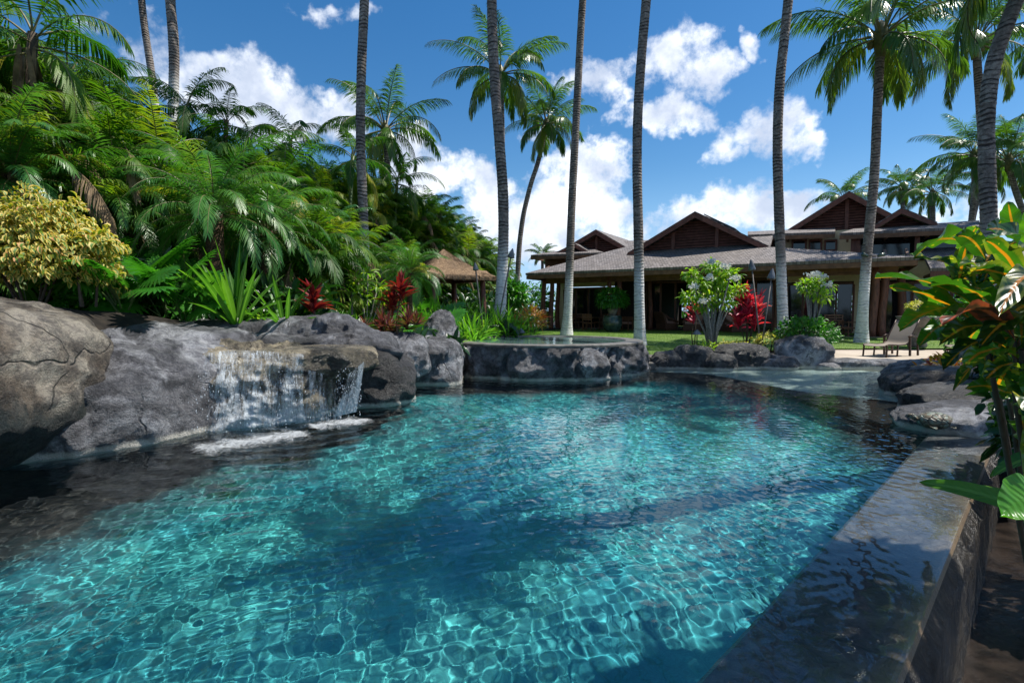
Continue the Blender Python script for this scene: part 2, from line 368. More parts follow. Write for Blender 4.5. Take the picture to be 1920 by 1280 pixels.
M['sill'] = plain('stone_slab', (.2, .18, .155), .7, .35, 5, bmp=.4)
M['flag'] = plain('spa_coping_stone', (.21, .195, .165), .45, .4, 6, bmp=.4)
M['pot'] = plain('glazed_pot', (.05, .09, .07), .25, .4, 5, spec=.6)
M['mulch'] = plain('mulch', (.07, .045, .03), .9, .5, 15, bmp=.8)
M['soil'] = plain('garden_soil', (.032, .024, .016), .95, .5, 6, bmp=.8)
def glassm():
    m, gg, b, out = newmat('dark_window_glass'); b.inputs['Base Color'].default_value = (.012, .014, .016, 1); b.inputs['Roughness'].default_value = .06; b.inputs['Specular IOR Level'].default_value = .6; return m
M['glass'] = glassm()
def shellm():
    m, gg, b, out = newmat('turtle_shell'); P = gg.n('ShaderNodeTexCoord').outputs['Object']; v = gg.n('ShaderNodeTexVoronoi', feature='DISTANCE_TO_EDGE'); gg.put(v.inputs['Vector'], P); v.inputs['Scale'].default_value = 13
    e = gg.mapr(v.outputs[0], 0, .12); c = gg.mix(e, (.03, .025, .02), (.13, .10, .06)); gg.put(b.inputs['Base Color'], gg.mix(gg.mapr(gg.noise(P, 20, 4), .45, .6), c, (.16, .2, .16))); b.inputs['Roughness'].default_value = .5; bump(gg, b, e, .8, .015); return m
M['shell'] = shellm()
def slingm():
    m, gg, b, out = newmat('sling_fabric'); tcn = gg.n('ShaderNodeTexCoord').outputs['Object']
    n = gg.noise(tcn, 90, 2); c = gg.mix(n, (.3, .25, .2), (.42, .36, .3)); gg.put(b.inputs['Base Color'], c); b.inputs['Roughness'].default_value = .8
    tr = gg.n('ShaderNodeBsdfTranslucent'); gg.put(tr.inputs[0], c); mx = gg.n('ShaderNodeMixShader'); mx.inputs[0].default_value = .25
    gg.put(mx.inputs[1], b.outputs[0]); gg.put(mx.inputs[2], tr.outputs[0]); gg.put(out.inputs[0], mx.outputs[0]); return m
M['sling'] = slingm()
def shingle():
    m, gg, b, out = newmat('cedar_shake_roof'); at = gg.n('ShaderNodeAttribute', attribute_name='lf'); r, al, t = gg.sep(at.outputs['Color'])
    P = gg.comb(r, al, 0)
    br = gg.n('ShaderNodeTexBrick'); gg.put(br.inputs['Vector'], P); br.inputs['Scale'].default_value = 1; br.offset = .5
    br.inputs['Brick Width'].default_value = .16; br.inputs['Row Height'].default_value = .19; br.inputs['Mortar Size'].default_value = .012
    br.inputs['Color1'].default_value = (.13, .115, .11, 1); br.inputs['Color2'].default_value = (.30, .27, .26, 1); br.inputs['Mortar'].default_value = (.03, .025, .022, 1); br.inputs['Bias'].default_value = 0
    n = gg.noise(P, 1.1, 5, .6); n2 = gg.noise(gg.scale(P, (9, 1.5, 1)), 4, 5, .7)
    c = gg.mix(gg.mapr(n, .35, .65, 0, .5), br.outputs[0], (.2, .17, .15)); c = gg.mix(gg.mapr(n2, .4, .65, 0, .5), c, gg.mix(1.0, c, (.5, .48, .46), 'MULTIPLY'))
    gg.put(b.inputs['Base Color'], c); b.inputs['Roughness'].default_value = .75
    row = gg.m('FRACT', gg.m('DIVIDE', al, .19)); bump(gg, b, gg.m('ADD', gg.m('MULTIPLY', row, -1), gg.m('MULTIPLY', br.outputs[1], -.6)), .9, .04)
    return m
M['roof'] = shingle()
def thatch():
    m, gg, b, out = newmat('thatch'); P = gg.n('ShaderNodeTexCoord').outputs['Object']
    n = gg.noise(gg.scale(P, (1, 1, .3)), 26, 5, .7); n2 = gg.noise(P, 2, 4)
    c = gg.mix(gg.mapr(n, .3, .7), (.12, .07, .035), (.42, .28, .16)); c = gg.mix(gg.mapr(n2, .4, .7, 0, .4), c, (.2, .14, .09))
    gg.put(b.inputs['Base Color'], c); b.inputs['Roughness'].default_value = .9; bump(gg, b, n, 1, .06); return m
M['thatch'] = thatch()
def trunkm():
    m, gg, b, out = newmat('coconut_bark'); P = gg.n('ShaderNodeNewGeometry').outputs['Position']
    at = gg.n('ShaderNodeAttribute', attribute_name='lf'); r, al, t = gg.sep(at.outputs['Color'])   # g: height in metres / 20, b: ring phase
    n = gg.noise(P, 9, 6, .7); n2 = gg.noise(gg.scale(P, (3, 3, 9)), 3, 6, .65); n3 = gg.noise(P, .7, 3)
    ring = gg.mapr(gg.m('ADD', t, gg.m('MULTIPLY', gg.m('SUBTRACT', n2, .5), 1.2)), .3, .62)
    c = gg.mix(gg.mapr(n, .35, .65), (.13, .105, .09), (.36, .31, .27)); c = gg.mix(gg.mapr(n3, .4, .6, 0, .5), c, (.13, .1, .085))
    c = gg.mix(gg.m('MULTIPLY', ring, .9), c, (.025, .018, .016))
    lowm = gg.mapr(gg.m('ADD', gg.m('MULTIPLY', al, 20), gg.m('MULTIPLY', gg.m('SUBTRACT', n, .5), 1.8)), 2.1, 3.6, 1, 0)
    pale = gg.mix(gg.mapr(n2, .35, .7), (.78, .77, .74), (.55, .54, .52)); pale = gg.mix(gg.m('MULTIPLY', ring, .35), pale, (.1, .09, .085))
    gg.put(b.inputs['Base Color'], gg.mix(lowm, c, pale)); b.inputs['Roughness'].default_value = .85
    bump(gg, b, gg.m('ADD', n, gg.m('MULTIPLY', ring, -.8)), .8, .03); return m
M['trunk'] = trunkm()
def dvec(rng, n, e0, e1):
    a = rng.uniform(0, 2*pi, n); e = np.radians(rng.uniform(e0, e1, n)); return np.stack([np.cos(e)*np.cos(a), np.cos(e)*np.sin(a), np.sin(e)], -1)

# ================================================================ ground, pool, water
# pool frame: s runs along the coping (+x+y), t points out of the pool across it (+x-y)
R2 = math.sqrt(.5)
def st(x, y): return (x+y)*R2, (x-y)*R2
def xy(s, t): return (s+t)*R2, (s-t)*R2
T_IN, T_OUT = -.955, -.36
def gp(px, py, z=0): v = GP(px, py, z); return (v.x, v.y)
shore = [gp(370, 822), gp(470, 805), gp(600, 785), gp(665, 765), gp(690, 735), gp(745, 722), gp(845, 716), gp(1000, 716), gp(1120, 706), gp(1200, 692),
         gp(1300, 690), gp(1560, 688), gp(1700, 696), gp(1760, 706), gp(1720, 740), gp(1695, 775), gp(1705, 806)]
c1 = gp(1740, 811); s1 = st(*c1)[0]
POLY = [(-4.35, 4.2), (-4.1, 4.9)]+shore+[xy(s1, T_IN), xy(-2.6, T_IN), (-7.5, -2.5), (-7.5, 3.2), (-5.4, 3.8)]
POLY = np.array(POLY)
def sdist(X, Y, poly=None):
    """signed distance to a polygon, positive inside"""
    poly = POLY if poly is None else np.asarray(poly)
    d = np.full(X.shape, 1e9); ins = np.zeros(X.shape, bool); n = len(poly)
    for i in range(n):
        a = poly[i]; b = poly[(i+1) % n]; e = b-a; wx, wy = X-a[0], Y-a[1]
        t = np.clip((wx*e[0]+wy*e[1])/(e@e), 0, 1); d = np.minimum(d, np.hypot(wx-e[0]*t, wy-e[1]*t))
        c = ((a[1] <= Y) != (b[1] <= Y)); den = (b[1]-a[1]) or 1e-9
        ins ^= c & (X < a[0]+(Y-a[1])*(b[0]-a[0])/den)
    return np.where(ins, d, -d)
def ss(x, a, b): t = np.clip((x-a)/(b-a), 0, 1); return t*t*(3-2*t)
def grid(nx, ny):
    i = np.arange(nx*ny).reshape(ny, nx); return np.stack([i[:-1, :-1], i[:-1, 1:], i[1:, 1:], i[1:, :-1]], -1).reshape(-1, 4)

LAWN = lambda y: .15+.18*np.clip((y-15)/11, 0, 1)
ctl = []
for px, py, D in [(0, 560, 6.6), (150, 578, 7.6), (300, 598, 9), (440, 602, 9.6), (560, 618, 10), (650, 630, 10.8), (740, 650, 12), (800, 655, 12.6)]:
    v = AT(px, py, D); ctl.append((v.x, v.y, v.z-.05))
ctl += [(-1.6, 14.5, .68), (.5, 16.3, .6), (-.4, 16.2, .68), (.2, 18, .5), (-2, 17, .85), (-.9, 19, .6), (-3, 15, 1.0), (-5, 14, 1.35), (-8.5, 9, 1.75), (-11, 11, 1.9), (-10, 16, 2.), (-8, 20, 1.8), (-4, 26, 1.2), (-1.5, 33, .8), (-20, 12, 2.4), (-20, 30, 2.4), (-15, 60, 1.5),
        (-2.3, 21, .6), (-7, 5.5, 1.0), (-9, 2, 1.0), (-9, -4, .3), (8, 7.6, .1), (10, 9, .15), (12, 12, .12), (6.7, 5.3, -.5), (0, -4, -.9), (5, 3, -.9), (3, 1, -.9), (9, 4, -.6), (14, 6, -.2), (20, -5, -.5), (2, 17, .25), (1, 22, .3)]
for x in (3.5, 6, 9, 12, 15, 19): ctl += [(x, y, float(LAWN(y))-.05) for y in (15, 17.5, 20, 23, 26, 30)]
ctl += [(x, y, .28) for x in (0, 10, 20, 35, 60) for y in (36, 50, 80)] + [(30, y, .1) for y in (5, 15, 25)]
ctl = np.array(ctl)
def gz(X, Y):
    X = np.asarray(X, float); Y = np.asarray(Y, float); num = 0; den = 0
    for x, y, z in ctl:
        k = 1/((X-x)**2+(Y-y)**2+.05)**1.7; num = num+k*z; den = den+k
    return num/den
def gzf(x, y): return float(gz(np.array([x]), np.array([y]))[0])
def axis(c, lo, hi, n, k=3.2):
    u = np.linspace(-1, 1, n); a = np.sinh(k*u)/np.sinh(k); return np.where(a < 0, c+a*(c-lo), c+a*(hi-c))
gx = axis(1.5, -900, 900, 320, 6.4); gy = axis(10, -300, 2000, 320, 6.6)
X, Y = np.meshgrid(gx, gy); Z = gz(X, Y)
sd = sdist(X, Y); S_, T_ = st(X, Y)
Z += np.where(np.hypot(X, Y) < 60, .03*pn(np.stack([X*1.3, Y*1.3, X*0], -1).reshape(-1, 3)).reshape(X.shape), 0)
far = np.hypot(X, Y-10); Z = Z*(1-ss(far, 60, 200))
Z = np.where((sd < 0) & (X < 3.5) & (Y > 3) & (Y < 13.3), np.minimum(Z, -.4+(Z+.4)*ss(-sd, .5, 2.3)), Z)
trench = (T_ > T_IN-.6) & (T_ < 3) & (S_ < s1+.2)
Z = np.where(trench, np.minimum(Z, -.95), Z)
Z = np.where(sd > -.28, -2.4, Z)
solo('ground', MB().add(np.stack([X, Y, Z], -1).reshape(-1, 3), [grid(len(gx), len(gy))]), M['soil'], kind='structure', smooth=True)

# ---- pool floor
def rid(px, py): return GP(px, py, -.1)
far_line = [rid(*p) for p in [(1200, 700), (1330, 706), (1420, 724), (1500, 739), (1600, 751), (1700, 762), (1800, 770)]]
near_line = [rid(*p) for p in [(1180, 716), (1300, 722), (1400, 735), (1500, 752), (1600, 775), (1690, 812), (1800, 850)]]
flx = [p.x for p in far_line]; fly = [p.y for p in far_line]; nlx = [p.x for p in near_line]; nly = [p.y for p in near_line]
s_ax = np.arange(-7.5, 17.5, .07); t_ax = np.arange(-14, T_IN+.01, .07); t_ax = np.append(t_ax, T_IN)
Sg, Tg = np.meshgrid(s_ax, t_ax); X, Y = xy(Sg, Tg); sd = sdist(X, Y)
nn = fbm(np.stack([X, Y, X*0], -1).reshape(-1, 3)*.9, 4).reshape(X.shape)
# distance to the planted shore only (the coping wall falls sheer)
shore_d = sdist(X, Y, np.vstack([POLY[:-5], [xy(s1, 3), xy(-6, 3), (-12, -8), (-12, 3)]]))
shelf = 1-ss(shore_d+.3*nn, .5, 1.25)
main = -1.2+.10*nn
# steeper well in the middle of the pool
xc, yc = 0.0, 3.9
Zf = main*(1-shelf)+(-.95+.12*nn)*shelf
yfar = np.interp(X, flx, fly)+.18*nn; ynear = np.interp(X, nlx, nly)+.15*nn
right = ss(X, 3.0, 4.2)
pale = ss(Y-yfar, -.12, .12)*right; ridge = ss(Y-ynear, -.3, .3)*right*(1-pale)
Zf = Zf*(1-ridge)+(-.22+.05*nn)*ridge; Zf = Zf*(1-pale)+(-.30)*pale
Zf = np.where((sd < -.42) & (Tg < T_IN-.02) & (X > 3), .02, Zf)
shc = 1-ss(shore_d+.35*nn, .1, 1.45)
A = np.stack([np.clip(shc*(1-pale)+ridge, 0, 1), pale, nn*.5+.5], -1).reshape(-1, 3)  # dark mask: rock shelf and ledge, also covering where the water reflects dark things
pf = MB().add(np.stack([X, Y, Zf], -1).reshape(-1, 3), [grid(len(s_ax), len(t_ax))[:, ::-1]], A)
def floorm():
    m, gg, b, out = newmat('pebble_plaster'); P = gg.n('ShaderNodeNewGeometry').outputs['Position']
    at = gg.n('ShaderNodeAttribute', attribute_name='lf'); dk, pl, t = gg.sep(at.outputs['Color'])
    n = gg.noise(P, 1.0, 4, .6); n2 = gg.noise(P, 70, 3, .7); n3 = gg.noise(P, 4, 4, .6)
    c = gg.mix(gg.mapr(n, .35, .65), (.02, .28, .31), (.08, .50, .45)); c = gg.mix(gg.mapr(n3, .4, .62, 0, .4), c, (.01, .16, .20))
    rk_refl = gg.mix(gg.mapr(n3, .35, .65), (.005, .007, .008), (.020, .018, .014))  # rock colour, darkened to stand in for dark reflections on the water
    c = gg.mix(gg.mapr(dk, .1, .8), c, rk_refl); c = gg.mix(gg.mapr(pl, .3, .7), c, (.60, .70, .60))
    c = gg.mix(gg.mapr(n2, .3, .7, 0, .6), c, gg.mix(1.0, c, (.45, .5, .6), 'MULTIPLY'))
    gg.put(b.inputs['Base Color'], c); b.inputs['Roughness'].default_value = .8; return m
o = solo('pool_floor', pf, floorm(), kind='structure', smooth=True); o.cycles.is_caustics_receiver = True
# ---- coping wall with wet top, sheer inner face, split-stone outer face
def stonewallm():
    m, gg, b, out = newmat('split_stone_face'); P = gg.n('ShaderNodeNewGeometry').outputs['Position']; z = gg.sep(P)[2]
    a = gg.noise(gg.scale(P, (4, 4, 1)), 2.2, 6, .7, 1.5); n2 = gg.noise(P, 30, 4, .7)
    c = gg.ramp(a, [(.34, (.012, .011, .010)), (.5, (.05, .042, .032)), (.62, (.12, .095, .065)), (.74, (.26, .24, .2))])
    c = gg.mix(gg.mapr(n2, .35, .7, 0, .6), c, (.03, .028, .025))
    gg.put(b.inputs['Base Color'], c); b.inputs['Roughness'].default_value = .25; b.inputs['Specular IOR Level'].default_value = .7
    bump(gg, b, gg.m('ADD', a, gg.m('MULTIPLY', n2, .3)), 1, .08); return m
def copingm():
    m, gg, b, out = newmat('wet_slate_coping'); P = gg.n('ShaderNodeNewGeometry').outputs['Position']; x, y, z = gg.sep(P)
    s = gg.m('MULTIPLY', gg.m('ADD', x, y), R2); t = gg.m('MULTIPLY', gg.m('SUBTRACT', x, y), R2)
    n = gg.noise(P, 2.2, 6, .65); n2 = gg.noise(P, 12, 6, .7, 1)
    c = gg.mix(gg.mapr(n, .35, .65), (.08, .078, .085), (.17, .155, .145))
    c = gg.mix(gg.mapr(n2, .4, .65, 0, .6), c, (.06, .055, .05))
    ed = gg.mapr(gg.m('ADD', t, gg.m('MULTIPLY', gg.m('SUBTRACT', n, .5), .25)), T_OUT-.14, T_OUT+.02)
    c = gg.mix(gg.m('MULTIPLY', ed, .85), c, (.23, .16, .09))
    fr = gg.m('FRACT', gg.m('ADD', gg.m('DIVIDE', s, .92), gg.m('MULTIPLY', n2, .02)))
    j = gg.mapr(gg.m('ABSOLUTE', gg.m('SUBTRACT', fr, .5)), .485, .497)
    c = gg.mix(gg.m('MULTIPLY', j, .4), c, (.02, .018, .016))
    gg.put(b.inputs['Base Color'], c); b.inputs['Roughness'].default_value = .3; bump(gg, b, gg.m('ADD', n2, gg.m('MULTIPLY', n, 2)), .7, .03); return m
ns = 260; ss_ = np.linspace(-5, s1+.25, ns)
prof = [(T_IN, -1.9), (T_IN, -.5), (T_IN, -.055), (T_IN+.02, -.035)]+[(T_IN+.02+(T_OUT-T_IN-.05)*k/6, -.035+.005*k/6) for k in range(1, 7)]+[(T_OUT-.012, -.035), (T_OUT, -.06)]
prof2 = [(T_OUT, -.06)]+[(T_OUT, -.06-.09*k) for k in range(1, 13)]
def strip(prof, bump_=0):
    V = []
    for t, z in prof:
        x, y = xy(ss_, np.full(ns, t)); p = np.stack([x, y, np.full(ns, z)], -1)
        if bump_ and z < -.07:
            d = bump_*(fbm(np.stack([ss_*3.2, np.full(ns, z*1.4), ss_*0+z*.2], -1), 4, .6, True)-.4); p[:, 0] += d*R2; p[:, 1] -= d*R2
        V.append(p)
    return MB().add(np.stack(V).reshape(-1, 3), [grid(ns, len(prof))])
cw = thing('pool_wall', 'wet slate infinity edge wall running diagonally at the right', 'pool wall', (2.5, 3.4, -1))
o = strip(prof).build('coping', copingm(), cw, smooth=False); o.cycles.is_caustics_receiver = True
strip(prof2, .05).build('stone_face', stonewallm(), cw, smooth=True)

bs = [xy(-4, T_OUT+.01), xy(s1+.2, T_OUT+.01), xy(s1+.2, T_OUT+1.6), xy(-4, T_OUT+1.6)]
M['wetshadefloor'] = plain('wet_shaded_basin_floor', (.028, .02, .015), .22, .5, 5, spec=.7, bmp=.8)  # wet floor; its brown is darkened further to stand in for shade
solo('catch_basin_floor', MB().poly([(x, y, -.90) for x, y in bs][::-1]), M['wetshadefloor'], kind='structure')
# ---- water surface (real waves; refracts the sun onto the floor)
def waves(X, Y):
    sh = X.shape; X = X.ravel(); Y = Y.ravel(); rg = np.random.RandomState(3); Z = np.zeros_like(X)
    wx = X+.25*pn(np.stack([X*.5, Y*.5, X*0+3], -1)); wy = Y+.25*pn(np.stack([X*.5, Y*.5, X*0+9], -1))
    for lam, Aa, n in ((.9, .0010, 8), (.34, .0006, 12), (.15, .00052, 18), (.088, .00028, 20), (.06, .00005, 14)):
        for i in range(n):
            t = rg.uniform(0, 2*pi) if i % 2 else rg.normal(-.9, .5); k = 2*pi/(lam*rg.uniform(.75, 1.3))
            Z += Aa*.62*np.sin(k*(cos(t)*wx+sin(t)*wy)+rg.uniform(0, 6.28))
    Z *= .75+.6*pn(np.stack([X*.35, Y*.35, X*0+5], -1))
    # rings spreading from where the falls land
    for fx, fy, am in ((-2.95, 7.0, .010), (-2.2, 7.8, .008)):
        r = np.hypot(X-fx, Y-fy); Z += am*np.exp(-r/1.6)*np.sin(r*19+1.5*pn(np.stack([X, Y, X*0], -1)))
    return Z.reshape(sh)
wg = GP
s_ax = np.concatenate([np.arange(-4.6, -.6, .035), np.arange(-.6, 6.2, .014), np.arange(6.2, 9, .023), np.arange(9, 15.6, .035)]); t_ax = np.concatenate([np.arange(-11.5, -7.6, .035), np.arange(-7.6, -5, .023), np.arange(-5, T_OUT-.005, .014), [T_OUT-.004]])
Sg, Tg = np.meshgrid(s_ax, t_ax); X, Y = xy(Sg, Tg); sd = sdist(X, Y, np.vstack([POLY[:-5], [xy(s1, T_OUT+.1), xy(-2.6, T_OUT+.1), (-7.5, -2.5), (-7.5, 3.2), (-5.4, 3.8)]]))
Zw = waves(X, Y)*ss(-Tg, -T_OUT, -T_OUT+.5)
# keep only cells near or inside the pool
keep = sd > -.75; gi = grid(len(s_ax), len(t_ax)); kf = keep.ravel()[gi].all(1); gi = gi[kf]
used = np.unique(gi); remap = np.zeros(keep.size, int); remap[used] = np.arange(len(used))
wb = MB().add(np.stack([X, Y, Zw], -1).reshape(-1, 3)[used], [remap[gi][:, ::-1]])
def waterm():
    m = bpy.data.materials.new('pool_water'); m.use_nodes = True; nt = m.node_tree; gg = NT(nt); nt.nodes.remove(nt.nodes['Principled BSDF'])
    gl = gg.n('ShaderNodeBsdfGlass'); gl.inputs['IOR'].default_value = 1.33; gl.inputs['Roughness'].default_value = 0; gl.inputs['Color'].default_value = (.93, .985, 1, 1)
    nt.links.new(gl.outputs[0], nt.nodes['Material Output'].inputs[0]); return m
M['water'] = waterm()
wo = solo('pool_water', wb, M['water'], kind='structure', smooth=True); wo.cycles.is_caustics_caster = True

# ================================================================ rocks
def boulder(c, r, rz=0, seed=0, p=2.6, amp=.16, res=70, tilt=(0, 0), taper=0, undercut=0, flat=None, freq=1.1):
    u = np.linspace(0, 2*pi, res*2, endpoint=False); v = np.linspace(-pi/2, pi/2, res)
    Uu, Vv = np.meshgrid(u, v); D = np.stack([np.cos(Vv)*np.cos(Uu), np.cos(Vv)*np.sin(Uu), np.sin(Vv)], -1).reshape(-1, 3)
    k = (np.abs(D)**p).sum(1)**(-1/p); P = D*k[:, None]
    sc_ = np.array(r); q = P*sc_/np.mean(r)
    d = fbm(q*freq+seed*7.1, 3, .5)*amp+(fbm(q*freq*1.3+seed*3.3+50, 3, .55, True)-.55)*amp*.8+fbm(q*freq*5+seed, 4, .65)*amp*.16
    P = P*(1+d)[:, None]
    if taper: P[:, :2] *= (1+taper*P[:, 2:3])
    if undercut: P[:, :2] *= (1-undercut*ss(-P[:, 2:3], .1, .9))
    if flat is not None: P[:, 2] = np.where(P[:, 2] > flat, flat+(P[:, 2]-flat)*.15, P[:, 2])
    P = P*sc_; Rm = np.array(Matrix.Rotation(rz, 3, 'Z') @ Matrix.Rotation(tilt[1], 3, 'Y') @ Matrix.Rotation(tilt[0], 3, 'X')); P = P@Rm.T+np.array(c)
    n2 = res*2; i = np.arange(n2*res).reshape(res, n2); j = np.roll(i, -1, 1)
    return MB().add(P, [np.stack([i[:-1], j[:-1], j[1:], i[1:]], -1).reshape(-1, 4)])
ROCKS = []
def rock(label, c, r, mat='rock', group=None, name='boulder', **kw):
    o = solo(name, boulder(c, r, **kw), M[mat], label, 'boulder', group, smooth=True); return o
rock('huge brown boulder at the far left, dark with algae below, overhanging the pool', (-6.2, 5.15, .60), (1.72, 1.3, 1.0), 'rockbig', rz=R(-4), seed=1.3, p=3.6, amp=.07, undercut=.32, res=120, freq=1.2)
rock('long pale grey boulder sloping down between the huge brown boulder and the waterfall', (-4.88, 6.85, .12), (.98, 1.7, .98), 'rock', rz=R(-24), seed=2.6, p=2.9, amp=.12, tilt=(R(4), R(15)), res=120)
rock('rounded ledge of pale rock lying along the top of the long boulder', (-4.75, 7.35, .78), (.72, 1.15, .42), 'rock', rz=R(-28), seed=2.9, p=3, amp=.14, tilt=(R(3), R(12)), res=90)
rock('smooth grey boulder behind the huge brown boulder, below the split leaves', (-5.9, 8.3, 1.0), (.85, .55, .42), seed=3, amp=.12, tilt=(0, R(8)))
rock('flat brown rock lying behind the waterfall basin at its left', (-5.0, 8.9, .88), (.9, .6, .42), seed=4, amp=.14)
rock('long low grey rock forming the back rim of the waterfall basin', (-3.95, 9.2, .88), (1.5, .62, .46), seed=5, p=3, amp=.14, rz=R(4))
rock('low crusty rock at the back corner of the basin, under the long low rim rock', (-3.5, 8.65, .82), (1.3, .32, .27), seed=5.5, p=3, amp=.2)
rock('grey rock with a pale water streak, right of the waterfall basin', (-3.05, 9.4, .82), (.55, .75, .50), seed=6, amp=.14, tilt=(R(-10), R(18)))
rock('brown rounded rock just behind the right end of the waterfall lip', (-2.55, 9.25, .72), (.5, .55, .42), seed=7, amp=.12, tilt=(0, R(10)))
rock('grey boulder at the waterline right of the narrow fall', (-2.55, 9.55, .12), (.5, .55, .58), seed=8, amp=.12, p=2.8)
rock('pale rock behind the small bromeliad growing from the boulders', (-2.45, 10.6, .55), (.75, .6, .5), seed=8.5, amp=.13)
rock('blocky dark boulder standing in the water left of the raised spa', (-1.72, 11.3, .28), (.62, .62, .62), seed=9, p=4, amp=.10)
rock('pointed grey rock standing up behind the blocky boulder', (-1.68, 12.25, .75), (.42, .35, .68), seed=10, amp=.15, taper=-.3, tilt=(0, R(8)))
# waterfall rock mass
WR = [rock('wet tan rock face behind the waterfall', (-3.78, 7.75, .14), (1.02, .82, .80), 'wetrock', rz=R(28), seed=11, p=3.2, amp=.15, res=130, freq=1.5, name='waterfall_rock'),
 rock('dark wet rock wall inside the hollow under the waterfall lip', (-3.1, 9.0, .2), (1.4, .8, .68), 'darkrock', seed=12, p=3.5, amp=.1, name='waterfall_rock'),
 rock('overhanging rock lip that the waterfall spills from', (-3.42, 8.15, .72), (1.22, .95, .29), 'wetrock', rz=R(12), seed=13, p=3.6, amp=.09, res=120, flat=.82, undercut=.25, name='waterfall_ledge')]
# stones along the far shore
G_ = 'rounded stones along the far edge of the pool'
for k, (px, py, wpx, hpx, D, lab) in enumerate([
    (1256, 676, 60, 34, 14.0, 'small dark stone beside the steps right of the spa'), (1300, 673, 66, 44, 13.9, 'dark rounded stone in front of the cone path light'),
    (1345, 678, 56, 30, 13.7, 'low dark stone below the white flowered tree'), (1390, 671, 84, 46, 14.0, 'broad blue grey stone below the magenta plant'),
    (1452, 678, 66, 24, 13.9, 'flat pale stone between two bigger ones on the far shore'), (1506, 663, 86, 56, 14.2, 'large pale boulder below the round green bush'),
    (1545, 684, 40, 16, 14.0, 'small flat stone where the sandy deck meets the far shore')]):
    c = AT(px, py+4, D); f = D/1000; rock(lab, c, (wpx/2*f*1.12, .42, hpx/2*f*1.25), 'rock' if k in (4, 5, 6) else 'darkrock', G_, seed=20+k, amp=.13, p=2.8, res=46)
GD = 'edging stones of the sandy deck'
for k, (px, D, w_) in enumerate([(1590, 14.0, .5), (1648, 14.05, .62), (1705, 13.9, .55), (1752, 13.3, .45), (1795, 12.6, .45)]):
    c = AT(px, 683+k*1.6, D); rock(['leftmost flat edging stone of the sandy deck', 'flat edging stone in front of the nearer end of the open lounger', 'flat edging stone below the half hidden lounger', 'edging stone at the right end of the deck', 'edging stone under the big croton leaves'][k], c, (w_, .38, .15), 'rock', GD, seed=30+k, p=4, amp=.08, res=40)
rock('big smooth dark rock at the end of the infinity edge', (7.1, 7.9, .05), (1.05, .8, .33), 'darkrock', seed=41, amp=.12, p=3, res=90, rz=R(20))
rock('flat grey rock that carries the turtle, at the end of the coping', (6.35, 6.95, -.06), (1.15, .62, .32), 'rock', seed=42.4, amp=.12, p=3.4, res=90, rz=R(15))
rock('dark rock behind the turtle rock, rising from the water', (7.9, 9.3, .1), (1.1, .8, .38), 'darkrock', seed=43, amp=.12, res=70)
rock('rough rock beyond the turtle rock, next to the yellow green plant', (8.6, 10.6, .15), (.9, .6, .35), 'rock', seed=44, amp=.16, res=60)
rock('dark rock under the croton at the right edge', (8.2, 6.2, -.3), (1.3, 1.1, .7), 'darkrock', seed=45, amp=.16, res=70)

# ================================================================ raised spa
SC = Vector((.86, 13.6, 0)); SX, SY = 2.36, 2.25
spa = thing('raised_spa', 'raised round spa with rock faced wall and flat stone rim', 'spa', (SC.x, SC.y, 0))
na, nzv = 420, 34; an = np.linspace(0, 2*pi, na, endpoint=False); zz = np.linspace(-.6, .70, nzv)
An, Zn = np.meshgrid(an, zz); cs = np.stack([np.cos(An)*SX, np.sin(An)*SY, Zn], -1).reshape(-1, 3)
d = .14*fbm(cs*1.5, 4, .55)+.10*(fbm(cs*2.1+30, 4, .55, True)-.5); af = An.ravel()
for cr in (-1.95, -1.32, -.98, -.3, .5, 2.4, 3.4): d -= .16*np.exp(-((np.angle(np.exp(1j*(af-cr+.05*np.sin(cs[:, 2]*5)))))/.022)**2)
prf = .10*np.sin(np.clip((cs[:, 2]+.1)/.8, 0, 1)*pi)-.14*ss(-cs[:, 2], -.05, .6)
k = 1+(d+prf)/2.3; P = cs*np.stack([k, k, np.ones_like(k)], -1)+np.array([SC.x, SC.y, 0])
i = np.arange(na*nzv).reshape(nzv, na); j = np.roll(i, -1, 1)
MB().add(P, [np.stack([i[:-1], j[:-1], j[1:], i[1:]], -1).reshape(-1, 4)]).build('rock_wall', M['rock'], spa, True)
MB().lathe([(2.0, .60), (2.0, .745), (2.02, .765), (2.40, .765), (2.43, .75), (2.43, .705), (2.39, .695), (2.25, .695)], 96, (SC.x, SC.y, 0), 0, 1, SY/SX).build('rim', M['flag'], spa)
MB().lathe([(2.02, .65), (1.9, .2), (.01, .2)], 64, (SC.x, SC.y, 0), 0, 1, SY/SX).build('basin', M['cream'], spa)
nr = 40; rr_ = np.linspace(.01, 2.015, nr); Rg, Ag = np.meshgrid(rr_, np.linspace(0, 2*pi, 90, endpoint=False), indexing='ij')
Xs = Rg*np.cos(Ag)+SC.x; Ys = Rg*np.sin(Ag)*SY/SX+SC.y; i = np.arange(nr*90).reshape(nr, 90); j = np.roll(i, -1, 1)
o = MB().add(np.stack([Xs, Ys, .738+waves(Xs*1.7, Ys*1.7)*.8], -1).reshape(-1, 3), [np.stack([i[:-1], i[1:], j[1:], j[:-1]], -1).reshape(-1, 4)])
def shallowm():
    m, gg, b, out = newmat('shallow_water'); b.inputs['Base Color'].default_value = (.10, .17, .16, 1); b.inputs['Roughness'].default_value = .08; b.inputs['Specular IOR Level'].default_value = .8; return m
M['shallow'] = shallowm()
tag(solo('spa_water', o, M['shallow'], kind='structure', smooth=True))
